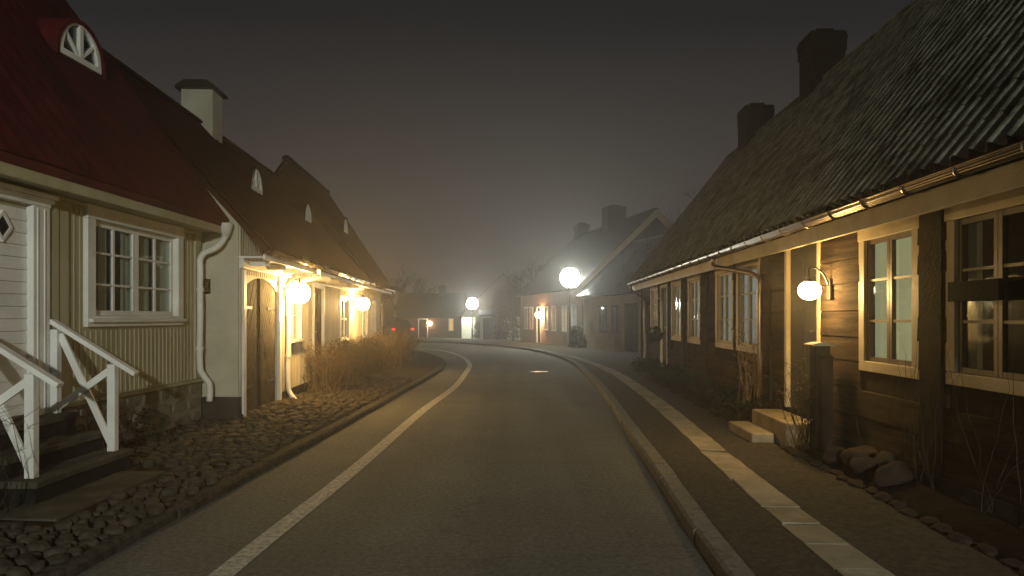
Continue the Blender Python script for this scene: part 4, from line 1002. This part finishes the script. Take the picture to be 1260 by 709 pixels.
# trained climber twigs at the windows of the right house
cl = thing('climber', 'thin bare climbing twigs crossing the right window frames', 'climber', local(rh, 6.2, 0.07, 0.2), rh.rotation_euler.z)
mb = MB(); rnd = random.Random(9)
for (u0_, n_, top) in ((0.05, 4, 1.3), (-0.2, 4, 1.5), (0.35, 3, 1.1), (-0.9, 5, 1.1), (1.1, 2, 0.9), (-1.3, 3, 1.2)):
    for k in range(n_):
        p = Vector((u0_+rnd.uniform(-.05, .05), rnd.uniform(0.0, 0.05), 0.0)); pts = [p]; du = rnd.uniform(-0.10, 0.10)
        for q in range(9): p = p+Vector((du+rnd.gauss(0, 0.035), rnd.gauss(0.0, 0.008), top/9*rnd.uniform(0.7, 1.2))); p.y = min(max(p.y, 0.0), 0.12); pts.append(p.copy())
        mb.tube(pts, [0.0045*(1-0.08*q) for q in range(10)], 4, False)
mb.build('stems', M['twig'], cl)

# ------------------------------------------------------------------ far right houses
def simple_house(name, label, x, y, dx, dy, u1, ov, half, ze, zr, wm, rm, ops, z, seg=3, amp=0.03, gm=None, tw=0.28, tl=0.4, gm2=None):
    f = frame(name, label, 'house', x, y, dx, dy, z); sl = (zr-ze)/(half+ov); zt = ze+ov*sl-0.08
    wall(0, u1, -0.4, zt, ops, 0, -0.2).build('wall', wm, f, 1)
    MB().box(0.2, u1-0.2, -2*half, -2*half+0.2, -0.4, zt-0.02).build('back_wall', wm, f, 1)
    for (a, b) in ((0.0, 0.2), (u1-0.2, u1)):
        mb = MB(); gable(mb, a, b, half, zt-0.01, zr-0.10, -0.4)
        mb.v = [(p, q if q < -0.001 else q-0.004, r_) for p, q, r_ in mb.v]
        if gm2 is None: mb.build('gable_wall', gm or wm, f, 1)
        else:
            mb.build('gable_wall', gm2, f, 1)
            MB().box(a-0.03 if a < 1 else b-0.01, a+0.01 if a < 1 else b+0.03, -2*half, 0.0, -0.4, zt-0.15).build('gable_cladding', wm, f, 1)
    r, _ = roof(None, f, 1, 0, u1, ov, half, ze, zr, rm, tw, tl, amp, seg, step=0.004, vov=0.15)
    gutter(f, 1, -0.1, u1+0.1, ov+0.03, ze-0.04, 0.055, M['dark_wood'], 0)
    return f, r
R2ops = [(1.1, 2.3, 0.0, 2.2), (3.0, 3.75, 0.95, 2.15), (4.45, 5.2, 0.95, 2.15)]
r2, r2r = simple_house('corrugated_roof_house', 'low tan plastered house with shiny grey corrugated roof beyond the dark timber house', 5.7, 30.9, -0.284, 0.959, 7.3, 0.3, 2.9, 2.72, 5.55, M['tan_wall'], M['grey_tile'], R2ops, gz(34), seg=6, amp=0.045, tw=0.22)
door(r2, 1, 1.05, 2.35, 0.0, 2.25, 0.08, 0.0, 0.03, M['dark_wood'], M['dark_wood'])
for (a, b) in ((2.95, 3.8), (4.4, 5.25)): window(r2, 1, a, b, 0.9, 2.2, 2, 3, 1, 0.07, 0.03, 0.0, M['sash_dark'], M['sash_dark'], M['curtain'], [(0, .35), (.65, 1)], sw=0.035)
window_spot(r2, 4.95, 2.1, 0.97, 'small white glowing bead high in a window of the tan plastered house', 'spot_white', 0.075)  # small white emissive bead behind the pane
R3ops = [(1.05, 1.75, 0.95, 2.3), (2.85, 3.55, 0.95, 2.3), (4.95, 5.65, 0.95, 2.3), (6.65, 7.35, 0.95, 2.3), (8.4, 9.3, 0.05, 2.3), (10.4, 11.1, 0.95, 2.3), (11.9, 12.6, 0.95, 2.3)]
r3, r3r = simple_house('lamp_lit_house', 'pink plastered house with lit tall windows and big chimney behind the nearer street lamp', 3.60, 38.2, -0.215, 0.977, 14.0, 0.35, 4.0, 3.2, 7.35, M['pink_wall'], M['dark_tile'], R3ops, gz(44), gm=M['dark_wood'])
vergeboard(r3, r3r, 1, -0.20, 0.35, 4.0, 3.2, 7.35, M['tan_wall'], 0.32)
lit = [False, True, True, True, None, False, False]
for i, (a, b, c, d) in enumerate(R3ops):
    if lit[i] is None: continue
    window(r3, 1, a-0.07, b+0.07, c-0.06, d+0.07, 2, 4, 1, 0.07, 0.04, 0.0, M['white'], M['white'], M['warm_lit'] if lit[i] else M['curtain'], [(0, 1)] if i == 1 else [(0.12, 0.88)], sw=0.035)
door(r3, 1, 8.33, 9.37, 0.05, 2.37, 0.09, 0.0, 0.05, M['white'], M['dark_wood'])
chimney(r3r, 1, 6.2, -4.0, 1.15, 1.15, 6.2, 8.35, M['brick'], M['brick'], 0.0, 'plain')
chimney(r3r, 1, 12.6, -4.0, 0.8, 0.8, 6.4, 8.1, M['brick'], M['brick'])
wall_lamp(r3, 8.05, 1.85, 0.26, 'lit warm lamp at the door of the pink plastered house', 260, (1.0, 0.58, 0.28), 0.20)
r4, r4r = simple_house('white_gable_house', 'house with white gable lit by the farther street lamp', -4.26, 63, 0, 1, 10, 0.25, 3.5, 1.85, 5.5, M['whitewash'], M['dark_tile'], [], gz(63), gm2=M['dark_wood'])  # dark colour above the eave stands for the gable's unlit part
vergeboard(r4, r4r, 1, -0.19, 0.25, 3.5, 1.85, 5.5, M['dark_wood'], 0.14)
door(r4, 1, 2, 3, 0, 1.7, 0.08, 0.0, 0.04, M['white'], M['dark_wood'])
fh, fhr = simple_house('far_cottage', 'low dark brown cottage closing the street at the bend, with one lit window', -4.6, 69.5, -1, 0, 6.2, 0.3, 3.0, 1.95, 4.2, M['red_boards'], M['dark_tile'], [(0.9, 1.25, 0.7, 1.75), (3.3, 4.1, 0.0, 1.75)], gz(69))
window(fh, 1, 0.83, 1.32, 0.65, 1.8, 1, 2, 1, 0.06, 0.03, 0.0, M['white'], M['white'], M['warm_lit'], sw=0.03)
door(fh, 1, 3.25, 4.15, 0.0, 1.8, 0.07, 0.0, 0.04, M['white'], M['dark_wood'])
chimney(fhr, 1, 2.2, -3.0, 0.6, 0.6, 3.4, 5.0, M['brick'], M['brick'])
wall_lamp(fh, 3.05, 1.35, 0.25, 'lit warm lamp on the far dark brown cottage at the bend', 90, (1.0, 0.64, 0.32), 0.22)
wh, whr = simple_house('white_barn', 'white gable seen past the corner of the left cottage', -16.2, 78, 0, 1, 9, 0.2, 3.3, 2.4, 5.35, M['whitewash'], M['dark_tile'], [], gz(78))

# ------------------------------------------------------------------ street lamps
def street_lamp(x, y, h, label, power, rad):
    t = thing('street_lamp', label, 'street lamp', (x, y, gz(y)+0.10), 0, 'globe street lamps')
    MB().lathe([(0.11, 0), (0.11, 0.05), (0.075, 0.12), (0.07, 0.75), (0.05, 0.82)], (0,0,0), 14).build('lamp_base', M['metal_dark'], t, smooth=True)
    MB().tube([(0,0,0.8), (0,0,h-rad-0.1)], [0.045, 0.035], 12).build('pole', M['metal_dark'], t, smooth=True)
    MB().lathe([(0.04, h-rad-0.16), (0.10, h-rad-0.08), (0.12, h-rad+0.02), (0.10, h-rad+0.04)], (0,0,0), 16).build('collar', M['metal_dark'], t, smooth=True)
    MB().lathe([(max(0.003, rad*math.sin(PI*k/16)), h-rad*math.cos(PI*k/16)) for k in range(17)], (0,0,0), 28).build('globe', M['globe_white'], t, smooth=True)
    l = bpy.data.lights.new('bulb', 'POINT'); l.energy = power; l.color = (0.96, 1.0, 0.86); l.shadow_soft_size = min(0.2, rad*0.6)
    lo = bpy.data.objects.new('bulb', l); COL.objects.link(lo); lo.parent = t; lo.location = (0, 0, h)
    return t
street_lamp(3.0, 38.6, 3.62, 'lit white globe street lamp in front of the pink plastered house, the larger in view', 1150, 0.52)
street_lamp(-3.25, 61.0, 2.85, 'lit white globe street lamp before the white gable, the smaller in view', 1300, 0.50)
street_lamp(1.9, -13.0, 5.0, 'lit white globe street lamp on the right pavement behind the viewer', 8000, 0.30)

# ------------------------------------------------------------------ trees
def bare_tree(name, label, x, y, h, seed, depth=6, tw=0.012):
    rnd = random.Random(seed); t = thing(name, label, 'tree', (x, y, gz(y)-0.05), 0, 'bare trees behind the houses')
    tr = MB(); cr_ = MB()
    def grow(p, d, ln, r, lev):
        pts = [p]; q = p; dd = d
        for k in range(3):
            dd = (dd+Vector((rnd.gauss(0, .10), rnd.gauss(0, .10), rnd.gauss(0.03, .06)))).normalized(); q = q+dd*ln/3; pts.append(q)
        mbx = tr if lev == 0 else cr_
        mbx.tube(pts, [r, r*0.9, r*0.8, r*0.68], 6 if lev < 2 else 3, False)
        if lev >= depth: return
        for k in range(rnd.choice((2, 3, 3)) if lev else 4):
            a = rnd.uniform(0, 2*PI); sp = rnd.uniform(0.35, 0.85)
            ax = dd.orthogonal().normalized(); ax.rotate(Matrix.Rotation(a, 3, dd)); nd = (dd*math.cos(sp)+ax*math.sin(sp)).normalized()
            nd = (nd+Vector((0, 0, 0.12))).normalized()
            st0 = pts[rnd.choice((2, 3, 3))]
            grow(st0, nd, ln*rnd.uniform(0.62, 0.86), max(r*0.6, tw), lev+1)
    grow(Vector((0, 0, 0)), Vector((0, 0, 1)), h*0.30, h*0.022, 0)
    tr.build('trunk', M['bark'], t); cr_.build('crown', M['twig'], t)
    return t
bare_tree('bare_tree', 'bare tree rising behind the white gable at the left bend', -11.5, 76, 7.2, 3)
bare_tree('bare_tree', 'bare tree top between the corrugated roof and the dark timber house', 12.0, 50, 11.0, 4)
bare_tree('bare_tree', 'bare tree close behind the far end of the pink house', 2.2, 66, 8.5, 8)
def leafy(name, label, x, y, h, wd, seed, n=2600, cat='tree', trunk=0.5):
    rnd = random.Random(seed); t = thing(name, label, cat, (x, y, gz(y)), 0)
    MB().tube([(0,0,0), (0.02,0.03,h*0.5), (0,0,h*0.85)], [0.09, 0.06, 0.02], 8).build('trunk', M['bark'], t)
    mb = MB(); cl_ = []
    for k in range(38):
        z = rnd.uniform(0.06, 1.0); rr = wd*0.5*(1-z*0.75)*rnd.uniform(0.2, 1.0); a = rnd.uniform(0, 2*PI); cl_.append(Vector((rr*math.cos(a), rr*math.sin(a), z*h)))
    for k in range(n):
        c = rnd.choice(cl_); s = h*0.07
        leaf(mb, c+Vector((rnd.gauss(0, s), rnd.gauss(0, s), rnd.gauss(0, s))), 0.085, rnd)
    mb.build('crown', M['leaf'], t)
    return t
leafy('evergreen_tree', 'tall dark evergreen at the far end of the pink house', 0.1, 54.5, 4.2, 2.0, 31)
leafy('evergreen_tree', 'dark evergreen standing left of the taller evergreen, before the white gable house', -0.9, 57.5, 3.6, 1.7, 32)
leafy('evergreen_shrub', 'dark evergreen shrub beside the pole of the farther street lamp', -2.75, 61.2, 1.9, 0.9, 33, 1500, 'shrub')
leafy('evergreen_shrub', 'low dark shrub at the foot of the nearer street lamp', 3.35, 37.6, 1.2, 1.2, 34, 1500, 'shrub')
leafy('evergreen_shrub', 'dark shrub by the far corner of the dark timber house', 4.55, 24.0, 1.6, 1.0, 35, 1500, 'shrub')
# garden shed with white doors between evergreens and lamp
sh = frame('garden_shed', 'small pale shed with a white door and window between the evergreens and the farther lamp', 'shed', -2.55, 59.5, 1, 0, gz(59))
MB().box(0, 1.9, 0.0, 1.8, -0.2, 1.95).build('wall', M['whitewash'], sh)
MB().prism([(-0.15, 1.93), (1.95, 1.93), (1.95, 2.02), (0.9, 2.4), (-0.15, 2.02)], 0, -0.12, 2.02).build('roof', M['dark_tile'], sh)
d0 = MB().box(0.15, 0.22, -0.03, 0.0, 0, 1.75).box(0.75, 0.82, -0.03, 0.0, 0, 1.75).box(0.15, 0.82, -0.031, 0.0, 1.75, 1.83).build('door', M['white'], sh)
MB().box(0.225, 0.745, -0.02, 0.0, 0.02, 1.745).build('door_leaf', M['dark_wood'], d0)
MB().tube([(0.3, -0.02, 0.9), (0.3, -0.06, 0.9)], 0.015, 6).build('door_handle', M['zinc'], d0)
w0 = MB().box(1.05, 1.75, -0.03, 0.0, 0.7, 0.77).box(1.05, 1.12, -0.03, 0.0, 0.77, 1.6).box(1.68, 1.75, -0.03, 0.0, 0.77, 1.6).box(1.05, 1.75, -0.031, 0.0, 1.6, 1.67).build('window', M['white'], sh)
MB().box(1.12, 1.68, -0.015, -0.005, 0.77, 1.6).build('pane', mat('dim pane', (0.03, 0.035, 0.035), None, 0.1, spec=0.6), w0)

# parked car at the left bend
cr0 = thing('parked_car', 'dark parked car with a red tail light past the left cottage corner', 'car', (-8.6, 55.5, gz(55)+0.10), R(112))
body = MB()
prof = [(-2.0, 0.32), (-2.05, 0.62), (-1.98, 0.92), (-1.1, 0.98), (1.0, 0.95), (1.95, 0.80), (2.08, 0.55), (2.02, 0.30)]
body.prism(prof, 1, -0.85, 0.85)
cb = body.build('body', M['car_paint'], cr0, bevel=0.06)
cab = MB(); b4 = [(-1.75, -0.76), (1.0, -0.76), (1.0, 0.76), (-1.75, 0.76)]; t4 = [(-1.35, -0.60), (0.25, -0.60), (0.25, 0.60), (-1.35, 0.60)]
cab.add([(x, y, 0.93) for x, y in b4]+[(x, y, 1.45) for x, y in t4], [(0,3,2,1),(4,5,6,7),(0,1,5,4),(1,2,6,5),(2,3,7,6),(3,0,4,7)])
cab.build('windows', mat('car glass', (0.01, 0.012, 0.013), None, 0.06, spec=0.7), cr0, bevel=0.05)
MB().box(-1.32, 0.22, -0.58, 0.58, 1.44, 1.475).build('car_roof', M['car_paint'], cr0, bevel=0.015)
for sx_ in (-1.25, 1.3):
    for sy_ in (-0.80, 0.80):
        wv = MB(); n = 18
        wv.prism([(sx_+0.31*math.cos(2*PI*k/n), 0.31+0.31*math.sin(2*PI*k/n)) for k in range(n)], 1, sy_-0.1, sy_+0.1)
        w_ = wv.build('wheel', M['tyre'], cr0, bevel=0.02)
        MB().prism([(sx_+0.19*math.cos(2*PI*k/n), 0.31+0.19*math.sin(2*PI*k/n)) for k in range(n)], 1, sy_-0.107, sy_+0.107).build('rim', M['zinc'], w_)
for sy_ in (-0.70, 0.70): MB().box(-2.07, -1.99, sy_-0.12, sy_+0.12, 0.74, 0.90).build('tail_light', M['tail'], cr0, bevel=0.01)
for sy_ in (-0.62, 0.62): MB().box(2.0, 2.075, sy_-0.16, sy_+0.16, 0.58, 0.70).build('headlight', M['whitewash'], cr0, bevel=0.01)
